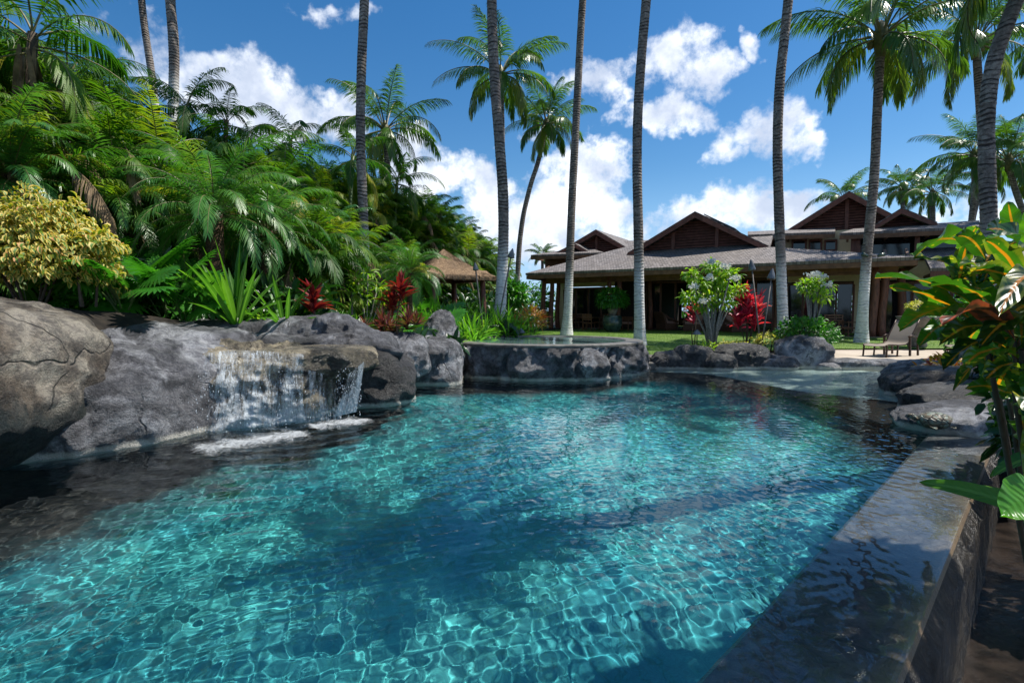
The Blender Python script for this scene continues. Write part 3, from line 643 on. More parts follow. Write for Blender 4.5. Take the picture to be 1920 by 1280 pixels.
for k, (x, y, z) in enumerate([(3.75, 13.95, .14), (3.7, 14.35, .26)]):
    tag(solo('stone_step', MB().add(*(lambda b: (b.V[0], [f for f, _ in b.F]))(boulder((x, y, z-.1), (.62, .26, .14), seed=60+k, p=6, amp=.03, res=30))), M['sill'],
             ['lower flat stone step beside the spa', 'upper flat stone step beside the spa'][k], 'step', 'stone steps beside the spa', smooth=True))

# ---- basin on the falls, falling water, foam
xb, yb = np.meshgrid(np.linspace(-4.6, -2.75, 60), np.linspace(7.6, 9.2, 40))
solo('basin_water', MB().add(np.stack([xb, yb, .955+waves(xb*2, yb*2)*.5], -1).reshape(-1, 3), [grid(60, 40)]), M['shallow'], kind='structure', smooth=True)
def fallm(thin=0):
    m = bpy.data.materials.new('falling_water'); m.use_nodes = True; nt = m.node_tree; gg = NT(nt); b = nt.nodes['Principled BSDF']
    at = gg.n('ShaderNodeAttribute', attribute_name='lf'); r, al, t = gg.sep(at.outputs['Color'])
    P = gg.comb(gg.m('MULTIPLY', r, 34), gg.m('MULTIPLY', al, 4.5), t)
    n = gg.noise(P, 1, 8, .74, .9); P2 = gg.comb(gg.m('MULTIPLY', r, 95), gg.m('MULTIPLY', al, 45), t); n2 = gg.noise(P2, 1, 4, .7)
    big = gg.noise(gg.comb(gg.m('MULTIPLY', r, 6), al, t), 1, 2)
    dens = gg.m('ADD', gg.m('ADD', gg.m('MULTIPLY', n, 1.1), gg.m('MULTIPLY', n2, .55)), gg.m('MULTIPLY', big, .7))
    a = gg.mapr(gg.m('ADD', dens, gg.m('MULTIPLY', gg.m('POWER', al, 2), .28)), 1.08, 1.5, 0, .82)
    b.inputs['Base Color'].default_value = (.72, .78, .82, 1); b.inputs['Roughness'].default_value = .2; b.inputs['Specular IOR Level'].default_value = .8
    a = gg.m('MULTIPLY', a, gg.mapr(r, 0, .06)) if not thin else a
    gg.put(b.inputs['Alpha'], gg.m('SUBTRACT', a, thin, clamp=True) if thin else a); bump(gg, b, gg.m('ADD', n, n2), .8, .03); return m
M['fall'] = fallm(); M['thinfall'] = fallm(.22)
def fallsheet(top, bot, seed, belly=.12, nu=60, nv=40):
    top = np.array(top, float); bot = np.array(bot, float)
    q = np.linspace(0, 1, len(top)); u = np.linspace(0, 1, nu); Tp = np.stack([np.interp(u, q, top[:, k]) for k in range(3)], -1); Bt = np.stack([np.interp(u, q, bot[:, k]) for k in range(3)], -1)
    v = np.linspace(0, 1, nv)[:, None, None]; h = v**.62; P = Tp*(1-h)+Bt*h; P[..., 2] = (Tp[:, 2]*(1-v[..., 0])+Bt[:, 2]*v[..., 0])
    nse = .05*fbm(np.stack([np.tile(u*9, nv), np.repeat(np.linspace(0, 3, nv), nu), np.full(nu*nv, seed)], -1), 3); P = P.reshape(-1, 3); P[:, 0] += nse; P[:, 1] -= nse
    A = np.stack([np.tile(u, nv), np.repeat(np.linspace(0, 1, nv), nu), np.full(nu*nv, seed)], -1)
    return MB().add(P, [grid(nu, nv)], A)
def A3(px, py, D): return tuple(AT(px, py, D))
from mathutils.bvhtree import BVHTree
def bvh(os_):
    V = []; F = []
    for o in os_:
        n = len(V); V += [o.location+v.co for v in o.data.vertices]; F += [[k+n for k in p.vertices] for p in o.data.polygons]
    return BVHTree.FromPolygons(V, F)
BV = bvh(WR); GWF = 'water falling into the pool'
def fallon(lab, top, bot, D0, D1, seed, nu=70, nv=60, off=.03, hug=True, mt='fall'):
    q = np.linspace(0, 1, len(top)); V = []; A = []; rg = np.random.RandomState(int(seed*10)); dep = np.zeros((nv, nu)); pp = np.zeros((nv, nu, 2))
    for a in range(nv):
        for b in range(nu):
            u = b/(nu-1); v = a/(nv-1); tx, ty = np.interp(u, q, [t[0] for t in top]), np.interp(u, q, [t[1] for t in top]); bx, by = np.interp(u, q, [t[0] for t in bot]), np.interp(u, q, [t[1] for t in bot])
            px = tx+(bx-tx)*v**1.3; py = ty+(by-ty)*v; d = ray(px, py).normalized(); h = BV.ray_cast(Vector((0, 0, 1.5)), d, 12) if hug else (None,)
            y = D0+(D1-D0)*u
            if h[0] is not None: y = min(max(h[0].y-off, y-.6), y+.9)
            dep[a, b] = y; pp[a, b] = (px, py)
    for a in range(1, nv): dep[a] = np.minimum(dep[a], dep[a-1]+.012)     # water never flows back under an overhang
    for a in range(nv):
        for b in range(nu):
            p = AT(pp[a, b, 0], pp[a, b, 1], dep[a, b]-.02*rg.rand()*(a/nv)); V.append(tuple(p)); A.append((b/(nu-1)*(1 if nu > 40 else .35), a/(nv-1), seed))
    return solo('waterfall', MB().add(V, [grid(nu, nv)], A), M[mt], lab, 'waterfall', GWF, smooth=True)
fallon('broad waterfall pouring over the tan rock face', [(368, 664), (430, 656), (500, 658), (570, 664)], [(340, 830), (410, 824), (500, 812), (566, 800)], 6.9, 7.3, .1)
fallon('outer veil of spray in front of the broad waterfall', [(378, 672), (430, 660), (500, 662), (560, 668)], [(346, 832), (410, 828), (500, 816), (575, 802)], 6.8, 7.2, .7, off=.12, mt='thinfall')
fallon('thin dripping curtain of water in front of the dark hollow', [(560, 690), (640, 706)], [(560, 800), (640, 785)], 7.15, 7.3, .4, 50, 40, hug=False, mt='thinfall')
fallon('narrow slanting fall at the right end of the rock lip', [(650, 704), (682, 678)], [(622, 782), (668, 772)], 7.35, 7.5, .55, 36, 40, hug=False)
fallon('second strand of the narrow slanting fall, just behind the first', [(656, 700), (684, 680)], [(628, 780), (664, 772)], 7.42, 7.55, 1.9, 36, 40, hug=False)
def foamm():
    m = bpy.data.materials.new('foam'); m.use_nodes = True; nt = m.node_tree; gg = NT(nt); b = nt.nodes['Principled BSDF']
    at = gg.n('ShaderNodeAttribute', attribute_name='lf'); r, al, t = gg.sep(at.outputs['Color']); P = gg.n('ShaderNodeNewGeometry').outputs['Position']
    n = gg.noise(gg.scale(P, (1, 1, 0)), 11, 8, .8, 1.2)
    gg.put(b.inputs['Alpha'], gg.mapr(gg.m('ADD', n, gg.m('MULTIPLY', gg.m('POWER', gg.m('SUBTRACT', 1, r), 1.7), .72)), .92, 1.38, 0, .85))
    b.inputs['Base Color'].default_value = (.82, .86, .88, 1); b.inputs['Roughness'].default_value = .6; bump(gg, b, n, 1, .05); return m
M['foam'] = foamm()
fm = MB()
for (ax, ay, bx, by, wd) in [(*gp(345, 852), *gp(590, 812), 1.15), (*gp(570, 806), *gp(700, 788), .95)]:
    nu, nv = 60, 24; u, v = np.meshgrid(np.linspace(-.08, 1.08, nu), np.linspace(-1, 1, nv)); dx_, dy_ = bx-ax, by-ay; L_ = math.hypot(dx_, dy_)
    px_ = ax+dx_*u+v*wd*dy_/L_; py_ = ay+dy_*u-v*wd*dx_/L_; rr = np.clip(np.abs(v)**1.2+np.clip(np.abs(u-.5)*2-.75, 0, 1)*1.5, 0, 1)
    zf = waves(px_, py_)+.012+.02*np.clip(1-rr, 0, 1)*(1+fbm(np.stack([px_*6, py_*6, px_*0], -1).reshape(-1, 3), 3).reshape(px_.shape))
    fm.add(np.stack([px_, py_, zf], -1).reshape(-1, 3), [grid(nu, nv)], np.stack([rr, u, v], -1).reshape(-1, 3))
solo('foam', fm, M['foam'], 'white foam where the falls hit the pool', 'foam', kind='stuff', smooth=True)
rg = np.random.RandomState(5); dm = MB(); P = []
ico = np.array([[1, 0, 0], [-1, 0, 0], [0, 1, 0], [0, -1, 0], [0, 0, 1], [0, 0, -1]]); icf = np.array([[0, 2, 4], [2, 1, 4], [1, 3, 4], [3, 0, 4], [2, 0, 5], [1, 2, 5], [3, 1, 5], [0, 3, 5]])
for k in range(420):
    f = rg.rand(); 
    if k % 5 < 3: p = Vector(A3(350+230*f, 0, 6.5)); p = AT(350+240*f, 690+140*rg.rand()**.7, 6.35+.5*f+rg.normal(0, .05))
    else: p = AT(628+50*f, 690+90*rg.rand(), 7.45+rg.normal(0, .06))
    if p.z > .01: dm.add(ico*rg.uniform(.002, .0055)*np.array([1, 1, 3.])+np.array(tuple(p)), [icf])
M['drop'] = plain('water_drop', (.8, .84, .87), .2, .02, spec=.8)
solo('spray', dm, M['drop'], 'drops of spray in front of the falls', 'spray', kind='stuff')

# ================================================================ coconut palms
def coconut_crown(seed, n=20, L=4.3, sway=.0):
    rg = np.random.RandomState(seed); mb = MB()
    for k in range(n):
        q = k/(n-1); az = k*2.39996+rg.normal(0, .12); e0 = math.radians(78-100*q+rg.normal(0, 6)); Lk = L*(.75+.3*sin(pi*min(1, q*1.1+.15)))*(.95+.1*rg.rand())
        frond(mb, rg, (.12*cos(az), .12*sin(az), .1-.25*q), az, e0, Lk, 1.15+.55*q+rg.normal(0, .12), 92, 1.0, .042, beta=.12-.45*q, drop=.7+.35*q, s0=.2,
              tint=.5-.12*sin(q*9)+(.35 if q > .88 else 0), a0=66, a1=20, nseg=3, rr=.045, side_sway=rg.normal(sway, .25), jit=.2)
    return mb.data('crown', [M['frond'], M['stem_y']])
CR = [coconut_crown(s) for s in (1, 2, 3)]+[coconut_crown(4, 24, 4.0), coconut_crown(5, 11, 4.0)]
def husk(seed):
    rg = np.random.RandomState(seed); mb = MB()
    mb.lathe([(.17, -.9), (.21, -.6), (.28, -.25), (.3, 0), (.2, .3), (.05, .55)], 14)
    for k in range(9):
        a = rg.uniform(0, 2*pi); c = (.34*cos(a), .34*sin(a), -.35+rg.uniform(-.15, .15)); mb.lathe([(.01, -.15), (.1, -.1), (.13, 0), (.09, .12), (.01, .16)], 8, c)
    return mb.data('crown_base', [M['stem_y']], True)
HK = husk(1)
def trunk_path(pts, n):
    P = np.array([tuple(p) for p in pts]); d = np.concatenate([[0], np.cumsum(np.linalg.norm(np.diff(P, axis=0), axis=1))]); d /= d[-1]
    q = np.linspace(0, 1, n); out = np.stack([np.interp(q, d, P[:, k]) for k in range(3)], -1)
    w_ = max(3, n//10); pad = np.vstack([np.repeat(out[:1], w_, 0)-(out[1]-out[0])*np.arange(w_, 0, -1)[:, None], out, np.repeat(out[-1:], w_, 0)+(out[-1]-out[-2])*np.arange(1, w_+1)[:, None]])
    ker = np.ones(2*w_+1)/(2*w_+1); sm = np.stack([np.convolve(pad[:, k], ker, 'same') for k in range(3)], -1)[w_:-w_]
    return sm
GPALM = 'coconut palms around the pool and house'
def palm(label, px, D, zb, rb, rt, cv=0, rz=0, cs=1., crown=True, pts=None, ring=.11, seed=0):
    """px: pixel points from the crown down to the base; D: depth"""
    P = [AT(x, y, D) for x, y in px][::-1] if pts is None else [Vector(p) for p in pts]
    P[0] = Vector((P[0].x, P[0].y, zb if zb is not None else P[0].z)); H = P[-1].z-P[0].z; L = sum((P[i+1]-P[i]).length for i in range(len(P)-1))
    t = thing('coconut_palm', label, 'palm tree', P[0], 0, GPALM)
    per = 5; nr = int(L/ring); n = nr*per+1; path = trunk_path(P, n); q = np.linspace(0, 1, n); h = q*L
    rad = .93*(rt+(rb-rt)*np.exp(-h/.7)*.8+(rb-rt)*.2*(1-q)); rg = np.random.RandomState(seed+int(px[0][0]) if px else seed)
    ph = (np.arange(n) % per)/per; amp = rg.uniform(.4, 1, nr+1)[np.minimum(np.arange(n)//per, nr)]
    rad = rad*(1+.075*(1-ph)*amp*ss(h, .8, 2.5)-.02); rad *= 1+.05*pn(np.stack([h*.8, h*0+seed, h*0], -1))
    m = 14; mb = MB(); an = np.arange(m)*2*pi/m
    V = path[:, None]+rad[:, None, None]*np.stack([np.cos(an), np.sin(an), an*0], -1)[None]
    V[..., 2] += .02*np.sin(an*2+h[:, None]*3)
    i = np.arange(n*m).reshape(n, m); j = np.roll(i, -1, 1)
    mb.add(V.reshape(-1, 3), [np.stack([i[:-1], j[:-1], j[1:], i[1:]], -1).reshape(-1, 4)], np.stack([np.repeat(q*0, m), np.repeat(h/20, m), np.repeat(ph*amp, m)], -1))
    mb.build('trunk', M['trunk'], t, True)
    if crown:
        top = Vector(tuple(path[-1]))-P[0]
        o = bpy.data.objects.new('crown', CR[cv]); sc.collection.objects.link(o); o.parent = t; o.location = top; o.rotation_euler = (0, 0, rz); o.scale = (cs,)*3
        o = bpy.data.objects.new('crown_base', HK); sc.collection.objects.link(o); o.parent = t; o.location = top; o.scale = (cs*.95,)*3
    return t
palm('slim dark palm trunk rising behind the hedge, left of a darker thicker one', [(262, -190), (264, 0), (275, 80), (288, 160), (300, 300)], 25, None, .22, .15, 0, .4)
palm('thicker dark palm trunk at upper left, right of a slimmer one', [(316, -190), (318, 0), (327, 80), (326, 160), (322, 300)], 21, None, .25, .18, 1, 1.3)
palm('straight bare palm trunk in front of the left hedge', [(696, -420), (684, 0), (676, 150), (675, 290), (683, 420), (685, 540)], 17, .95, .25, .14, 2, .2)
palm('tall palm trunk beside the thatched hut, its foot behind strappy lilies', [(925, -380), (921, 0), (926, 150), (940, 300), (947, 420), (942, 500), (935, 590)], 17.5, .5, .30, .158, 0, 2.0)
palm('palm standing on the lawn behind the spa, in front of the patio dining chairs', [(1112, -250), (1092, 0), (1084, 150), (1078, 270), (1070, 420), (1068, 520), (1062, 627)], 25.5, .26, .38, .165, 1, 2.6)
palm('palm with pale grey base on the lawn right behind the spa', [(1238, -330), (1212, 0), (1197, 170), (1193, 300), (1198, 450), (1198, 560), (1200, 646)], 19.6, .2, .30, .165, 2, 4.2)
palm('palm between the magenta plant and the green bush', [(1500, -330), (1480, 0), (1466, 100), (1457, 210), (1458, 340), (1464, 480), (1470, 630)], 18.5, .18, .27, .15, 0, .9)
palm('palm with spreading crown standing on the lawn behind the lounger', [(1652, 66), (1645, 200), (1640, 330), (1628, 450), (1620, 540), (1615, 637)], 20.8, .22, .32, .16, 3, .35, 1.0)
palm('palm at upper right whose trunk runs beside the thick leaning trunk', [(1830, 78), (1836, 180), (1845, 300), (1850, 430), (1852, 600)], 25, .2, .3, .17, 1, 4.4, .9)
palm('thick leaning palm trunk at the upper right', [(1990, -190), (1905, 0), (1868, 90), (1847, 180), (1850, 300), (1855, 430), (1858, 600)], 12.5, .1, .26, .16, 2, 1.0)
palm('curved slender palm in front of the clouds, left of the house', [(1024, 232), (1014, 290), (990, 360), (976, 430), (971, 500), (968, 600)], 33, .5, .26, .15, 3, 5.6, .76)
palm('tall palm whose crown shows behind the trunk beside the hut', [(938, 138), (942, 250), (940, 420), (937, 600)], 29, .5, .24, .15, 0, 4.0, .9)
palm('palm whose crown rises behind the left hedge', [(722, 243), (728, 330), (730, 450)], 28, .8, .25, .16, 2, 2.9, .86)
palm('leaning palm at the right edge with its crown over the house end', [(1891, 300), (1897, 340), (1918, 395), (1940, 450), (1950, 570)], 34, .2, .28, .18, 0, 3.6, .85)
palm('palm behind the thick leaning trunk, its fronds blown left', [(1826, 290), (1828, 360), (1820, 420), (1812, 560)], 36, .3, .26, .18, 1, 3.3, .85)
palm('small far palm behind the ridge of the big right gable', [(1582, 372), (1584, 600)], 56, .3, .26, .2, 2, 0, .9)
palm('far bushy palm behind the small right gable, nearer the big gable', [(1692, 352), (1696, 600)], 54, .3, .26, .2, 3, .5, .78)
palm('far palm with yellow green skirt right of the small gable', [(1748, 362), (1752, 600)], 46, .3, .28, .22, 0, 1.9, .8)
palm('leaning bare trunk seen between the house end and the thick palm', [(1850, 330), (1830, 380), (1820, 430), (1800, 590)], 42, .3, .3, .2, 1, 1.5, .8)
palm('palm at the upper right corner of which only fronds show', [(1985, 60), (1990, 400), (1995, 600)], 27, .2, .3, .18, 2, 2.4, .85)
palm('far small palm left of the house roof', [(1017, 478), (1017, 600)], 52, .4, .2, .15, 3, .7, .42)
# palms standing just right of the view: they shade the pool
palm('palm leaning over the pool from the right', [], 1, 0, .28, .17, 3, .3, .36, True, [(8.4, 6.6, -.3), (7.9, 6.6, 3), (6.6, 6.3, 6), (5.0, 5.7, 9.2)], seed=3)
palm('second palm leaning over the pool from the right', [], 1, 0, .28, .17, 4, 1.3, .5, True, [(12.6, 11.4, 0), (12, 11.3, 4), (10.6, 11.1, 8), (9.6, 11, 11)], seed=5)

# ================================================================ hedge of areca palms
def areca(seed, H=7.4, nst=20, spread=1.1, nf=8, L=1.75, ylw=.0):
    rg = np.random.RandomState(seed); mb = MB(); sb = MB()
    for k in range(nst):
        a = rg.uniform(0, 2*pi); r = spread*rg.rand()**.5; b = np.array([r*.5*cos(a), r*.5*sin(a), -.4]); h = H*(.22+.78*(k+.5)/nst)*rg.uniform(.92, 1.03); ln = rg.uniform(.04, .16)
        top = b+np.array([cos(a)*h*ln, sin(a)*h*ln, h]); mid = (b+top)/2+np.array([cos(a), sin(a), 0])*-.12*h*ln
        sb.tube([b, mid, top], [.05, .04, .03], 6, 0, False)
        for q in range(nf):
            az = q*2.4+rg.normal(0, .3); e0 = math.radians(78-11.5*q+rg.normal(0, 6)); tint = .45+rg.normal(0, .14)+(.28 if q == nf-1 else 0)+ylw
            frond(mb, rg, top+np.array([0, 0, -.04*q]), az, e0, L*rg.uniform(.8, 1.15), 1.55+rg.normal(0, .25), 38, .50, .034, beta=.35, drop=.7, s0=.15, tint=tint, a0=62, a1=25, nseg=2, rr=.014, side_sway=rg.normal(0, .2))
    for k in range(5):
        a = rg.uniform(0, 2*pi); frond(mb, rg, (spread*.9*cos(a), spread*.9*sin(a), H*rg.uniform(.5, .85)), a, R(-25), L*.9, .9, 26, .45, .03, beta=-.3, drop=1.2, s0=.15, a0=50, a1=20, nseg=2, rr=.014, mi=2, smi=2)
    return sb.data('stems', M['stem_g'], True), mb.data('crown', [M['areca'], M['stem_y'], M['dry']])
AR = [areca(11), areca(12, ylw=.08), areca(13, H=6.4), areca(14, H=7.8, nst=22, ylw=-.08), areca(15, H=4.2, nst=13), areca(16, H=2.6, nst=10, L=1.7)]
GH = 'feathery palms of the dense hedge left of the pool'
def hedge_label(x, y, row):
    px = 960+x/y*1000; where = [(110, 'above the yellow shrub'), (215, 'right of the yellow shrub'), (300, 'below the two dark bare trunks'), (400, 'behind the large glossy date palm'), (500, 'above the large spider lily'), (600, 'above the small red ti plant'), (665, 'left of the straight bare trunk'), (725, 'right of the straight bare trunk'), (790, 'left of the thatched hut'), (850, 'above the thatched hut'), (9999, 'at the hedge end beside the hut')]
    w_ = next(b for a, b in where if px < a); return ('tall feathery palm of the hedge ', 'rear feathery palm of the hedge ', 'short front feathery palm of the hedge ', 'farthest feathery palm of the hedge ', 'low feathery palm at the hedge foot ')[row]+w_
def put_areca(v, x, y, rz, s=1., zoff=0, row=0):
    t = thing('feathery_palm', hedge_label(x, y, row), 'palm', (x, y, gzf(x, y)+zoff), rz, GH, True); t.scale = (s,)*3
    for nm, me in zip(('stems', 'crown'), AR[v]):
        o = bpy.data.objects.new(nm, me); sc.collection.objects.link(o); o.parent = t
rgh = np.random.RandomState(8)
def top_at(px): return np.interp(px, [-100, 0, 90, 170, 210, 260, 330, 400, 450, 520, 600, 660, 720, 780, 830, 880, 925, 960], [-90, -80, -10, 60, 140, 165, 160, 165, 185, 222, 240, 262, 262, 305, 345, 385, 425, 480])
line = [(-60, 10.8), (40, 11.4), (130, 12.2), (215, 13.2), (300, 14.2), (385, 15.4), (460, 16.8), (535, 18.2), (600, 19.8), (655, 21.6), (705, 23.4), (750, 25.2), (790, 27.4), (825, 29.8), (858, 32.2), (888, 35), (912, 38)]
BH = [7.4, 7.4, 6.4, 7.8, 4.2, 2.6]
for row in range(4):
    for k, (px, D) in enumerate(line):
        Dr = D+(0, 2.4, -1.6, 5.0)[row]+rgh.normal(0, .4); pxr = px+(0, 30, 22, 10)[row]+rgh.normal(0, 9); p = AT(pxr, 582, Dr); zg = gzf(p.x, p.y)
        if row == 2: v = 4 if rgh.rand() < .6 else 5; s = rgh.uniform(.85, 1.15)
        else:
            v = rgh.randint(4); topz = AT(pxr, top_at(pxr)+rgh.uniform(-6, 26)+(0, 6, 0, 14)[row], Dr).z; s = (topz-zg)/(BH[v]+1.55)
        put_areca(v, p.x, p.y, rgh.uniform(0, 6.28), s, 0, row)
for k in range(12):      # low dense arecas closing the foot of the hedge
    px, D = [(30, 9.8), (120, 10.6), (230, 11.2), (330, 12.4), (430, 13.4), (520, 14.6), (600, 16), (660, 17.4), (715, 19.6), (760, 22.2), (640, 14.2), (560, 12.8)][k]
    p = AT(px, 582, D); put_areca(5, p.x, p.y, rgh.uniform(0, 6.28), rgh.uniform(.75, 1.05), 0, 4)
# tall single-trunk palms breaking the hedge line at upper left
def arch_palm(seed):
    rg = np.random.RandomState(seed); mb = MB()
    for q in range(14):
        az = q*2.4+rg.normal(0, .2); e0 = math.radians(75-8.5*q+rg.normal(0, 5))
        frond(mb, rg, (0, 0, -.03*q), az, e0, 2.3*rg.uniform(.85, 1.1), 1.6+rg.normal(0, .2), 56, .55, .034, beta=.2, drop=.8, s0=.18, tint=.4+.12*rg.normal()+(.35 if q > 11 else 0), a0=64, a1=24, nseg=2, rr=.02, side_sway=rg.normal(0, .2))
    return mb.data('crown', [M['areca'], M['stem_y']])
AP = [arch_palm(21), arch_palm(22)]
def single(name, label, px, py, D, crown, mtr, r, s=1., zb=None, rz=0, group=None, smooth=True, lean=(.3, .1), cat='palm'):
    c = AT(px, py, D); zb = gzf(c.x, c.y)-.05 if zb is None else zb; t = thing(name, label, cat, (c.x-lean[0], c.y-lean[1], zb), 0, group)
    b = Vector((c.x-lean[0], c.y-lean[1], zb)); m_ = (b+c)/2+Vector((lean[0]*-.2, 0, 0)); MB().tube([b, m_, c], [r*1.2, r, r*.9], 10, 0).build('trunk', mtr, t, smooth)
    o = bpy.data.objects.new('crown', crown); sc.collection.objects.link(o); o.parent = t; o.location = c-b; o.scale = (s,)*3; o.rotation_euler = (0, 0, rz); return t
GS = 'single trunk palms rising above the left hedge'
single('feather_palm', 'tallest feather palm at the top left corner, with dry fronds hanging down', 62, 62, 10.2, AP[0], M['woody'], .09, 1.0, rz=.5, group=GS)
single('feather_palm', 'feather palm left of the bare dark trunks, with sky behind its stem', 205, 200, 13.5, AP[1], M['woody'], .07, .78, rz=2, group=GS)
single('feather_palm', 'feather palm rising in the middle of the left hedge top', 425, 225, 16, AP[0], M['woody'], .07, .72, rz=3, group=GS)
single('feather_palm', 'feather palm in the hedge just left of the straight bare trunk', 545, 262, 17.6, AP[1], M['woody'], .07, .72, rz=4.4, group=GS)
single('feather_palm', 'feather palm leaning above the hedge left of the gap of sky', 128, 150, 12.3, AP[1], M['woody'], .07, 1.0, rz=5.4, group=GS)
single('feather_palm', 'feather palm on a slim stem above the large glossy date palm', 350, 200, 14.6, AP[0], M['stem_g'], .06, .75, rz=1.1, group=GS)
single('feather_palm', 'feather palm at the hedge top between the straight trunk and the hut', 745, 335, 23, AP[1], M['stem_g'], .07, .9, rz=.4, group=GS)
single('feather_palm', 'feather palm rising just right of the straight bare trunk', 662, 290, 20, AP[0], M['stem_g'], .07, .85, rz=2.2, group=GS)
mb = MB(); rg = np.random.RandomState(4); c = AT(58, 95, 10.2)
for k in range(9): blades(mb, [tuple(c+Vector((rg.normal(0, .12), rg.normal(0, .1), 0)))], [(rg.normal(0, .3), rg.normal(0, .2), -1)], [(0, -1, 0)], 1.3, .12, .3, 6, tint=[.5])
solo('hanging_dead_frond', mb, M['dry'], 'dry brown fronds hanging under the crown at the top left', 'dead fronds')

# ================================================================ pygmy date palms
def date_crown(seed, n=44, L=1.75):
    rg = np.random.RandomState(seed); mb = MB()
    for q in range(n):
        f = q/(n-1); az = q*2.39996+rg.normal(0, .1); e0 = math.radians(82-92*f+rg.normal(0, 5))
        frond(mb, rg, (.08*cos(az), .08*sin(az), .1-.25*f), az, e0, L*rg.uniform(.85, 1.1), 1.5+.35*f+rg.normal(0, .1), 52, .32, .018, beta=.3, drop=.5, s0=.12, tint=.45+rg.normal(0, .08)+(.4 if rg.rand() < .06 else 0), a0=70, a1=28, nseg=2, rr=.013, side_sway=rg.normal(0, .1))
    return mb.data('crown', [M['date'], M['stem_y']])
DC = [date_crown(31), date_crown(32)]
GD_ = 'pygmy date palms in front of the hedge'
single('pygmy_date_palm', 'large glossy pygmy date palm with shaggy trunk in front of the hedge', 402, 400, 9.9, DC[0], M['shag'], .16, .98, rz=0, group=GD_, lean=(.02, 0))
single('pygmy_date_palm', 'pygmy date palm just right of the large glossy one, lower and farther back', 500, 432, 11.2, DC[1], M['shag'], .14, .95, rz=1, group=GD_, lean=(.05, 0))
single('pygmy_date_palm', 'pygmy date palm above the yellow variegated shrub', 205, 385, 10.4, DC[1], M['shag'], .14, 1.0, rz=2.6, group=GD_, lean=(.05, 0))
single('pygmy_date_palm', 'pygmy date palm at the left edge behind the yellow variegated shrub', 20, 330, 9.0, DC[0], M['shag'], .14, .95, rz=3.6, group=GD_, lean=(.05, 0))
single('pygmy_date_palm', 'small pygmy date palm left of the thatched hut', 768, 512, 13.6, DC[0], M['shag'], .08, .66, rz=4.4, group=GD_, lean=(.02, 0))
single('pygmy_date_palm', 'pygmy date palm behind the bare trunk left of the hut', 610, 470, 13.5, DC[1], M['shag'], .12, .9, rz=5.2, group=GD_, lean=(.02, 0))

# ================================================================ garden plants
def dome_pts(rg, n, r, lo=-.3, shell=.35):
    d = dvec(rg, n, math.degrees(math.asin(max(lo, -1))), 90); d = nz(rg.normal(size=(n, 3))); d = d[d[:, 2] > lo]
    k = 1-shell*rg.rand(len(d))**1.5; return d, d*np.array(r)*k[:, None]
def shrub(name, label, cat, c, r, n, L, W, mat, stems=6, seed=0, group=None, droop=.5, lump=.22, zb=None, lo=-.35, shell=.5, stem_mat='woody', nseg=3, flowers=None, spread=.1, fold=.2, sr=.02):
    rg = np.random.RandomState(seed); c = Vector(c); zb = gzf(c.x, c.y) if zb is None else zb; base = Vector((c.x, c.y, zb))
    t = thing(name, label, cat, base, 0, group)
    d, p = dome_pts(rg, n, r, lo, shell); p = p*(1+lump*fbm(d*1.8+seed, 3))[:, None]
    dd = nz(d+rg.normal(0, .55, d.shape)+np.array([0, 0, .25])); up = nz(d+np.array([0, -.2, .8])+rg.normal(0, .4, d.shape)); m = len(d)
    mb = MB(); blades(mb, p+np.array(tuple(c)), dd, up, L*rg.uniform(.6, 1.2, m), W*rg.uniform(.7, 1.2, m), droop*rg.uniform(.3, 1.5, m), nseg, None, fold, np.clip(rg.normal(.5, .22, m), 0, 1), 3)
    mb.build('leaves', M[mat], t, True)
    if stems:
        sb = MB()
        for k in range(stems):
            a = rg.uniform(0, 2*pi); e = c+Vector((r[0]*.6*cos(a), r[1]*.6*sin(a), r[2]*rg.uniform(-.2, .4))); b = base+Vector((spread*cos(a), spread*sin(a), -.05)); mm = (b*.55+e*.45)+Vector((0, 0, .05))
            sb.tube([b, mm, e], [sr, sr*.8, sr*.4], 6, 0, False)
        sb.build('stems', M[stem_mat], t, True)
    return t
ysh = AT(55, 470, 7.3)
shrub('variegated_shrub', 'yellow and cream variegated shrub above the huge brown boulder', 'shrub', ysh, (.98, .75, .74), 7500, .09, .058, 'yellow', 8, 1, lump=.4, droop=1.6, fold=.35, lo=-.6)
t = shrub('variegated_shrub', 'arching yellow variegated branch reaching right over the split leaves', 'shrub', AT(160, 460, 7.25), (.42, .25, .2), 520, .105, .068, 'yellow', 3, 2, droop=1.6, fold=.35, zb=1.6)
# split-leaf philodendrons
def split_leaf(mb, sb, rg, base, tip_dir, L, W, up, tint):
    tip_dir = Vector(tip_dir).normalized(); stalk_end = Vector(base)+tip_dir*L*.8+Vector((0, 0, L*.25)); sb.tube([base, Vector(base)+tip_dir*L*.35+Vector((0, 0, L*.22)), stalk_end], [.014, .011, .008], 5, 0, False)
    d = np.array(tuple((tip_dir+Vector((0, 0, -.35))).normalized())); U_ = nz(np.array(up, float)); S = nz(np.cross(d, U_)); U_ = np.cross(S, d); n = 11
    B = []; D = []; LL = []; o = np.array(tuple(stalk_end))
    for k in range(n):
        s = k/(n-1); al = math.radians(128-112*s); l = W*(.55+.45*sin(pi*min(1, s*.8+.25)))
        for sg in (1, -1): B.append(o+d*L*(s*.78)); D.append(d*cos(al)+S*sg*sin(al)+U_*.12); LL.append(l)
    B.append(o+d*L*.7); D.append(d); LL.append(W*.7)
    blades(mb, np.array(B), np.array(D), U_, np.array(LL), W*.20, .35, 3, np.array([.95, 1.05, .8, .15]), .05, tint=np.clip(np.full(len(B), tint)+rg.normal(0, .05, len(B)), 0, 1), cross=3)
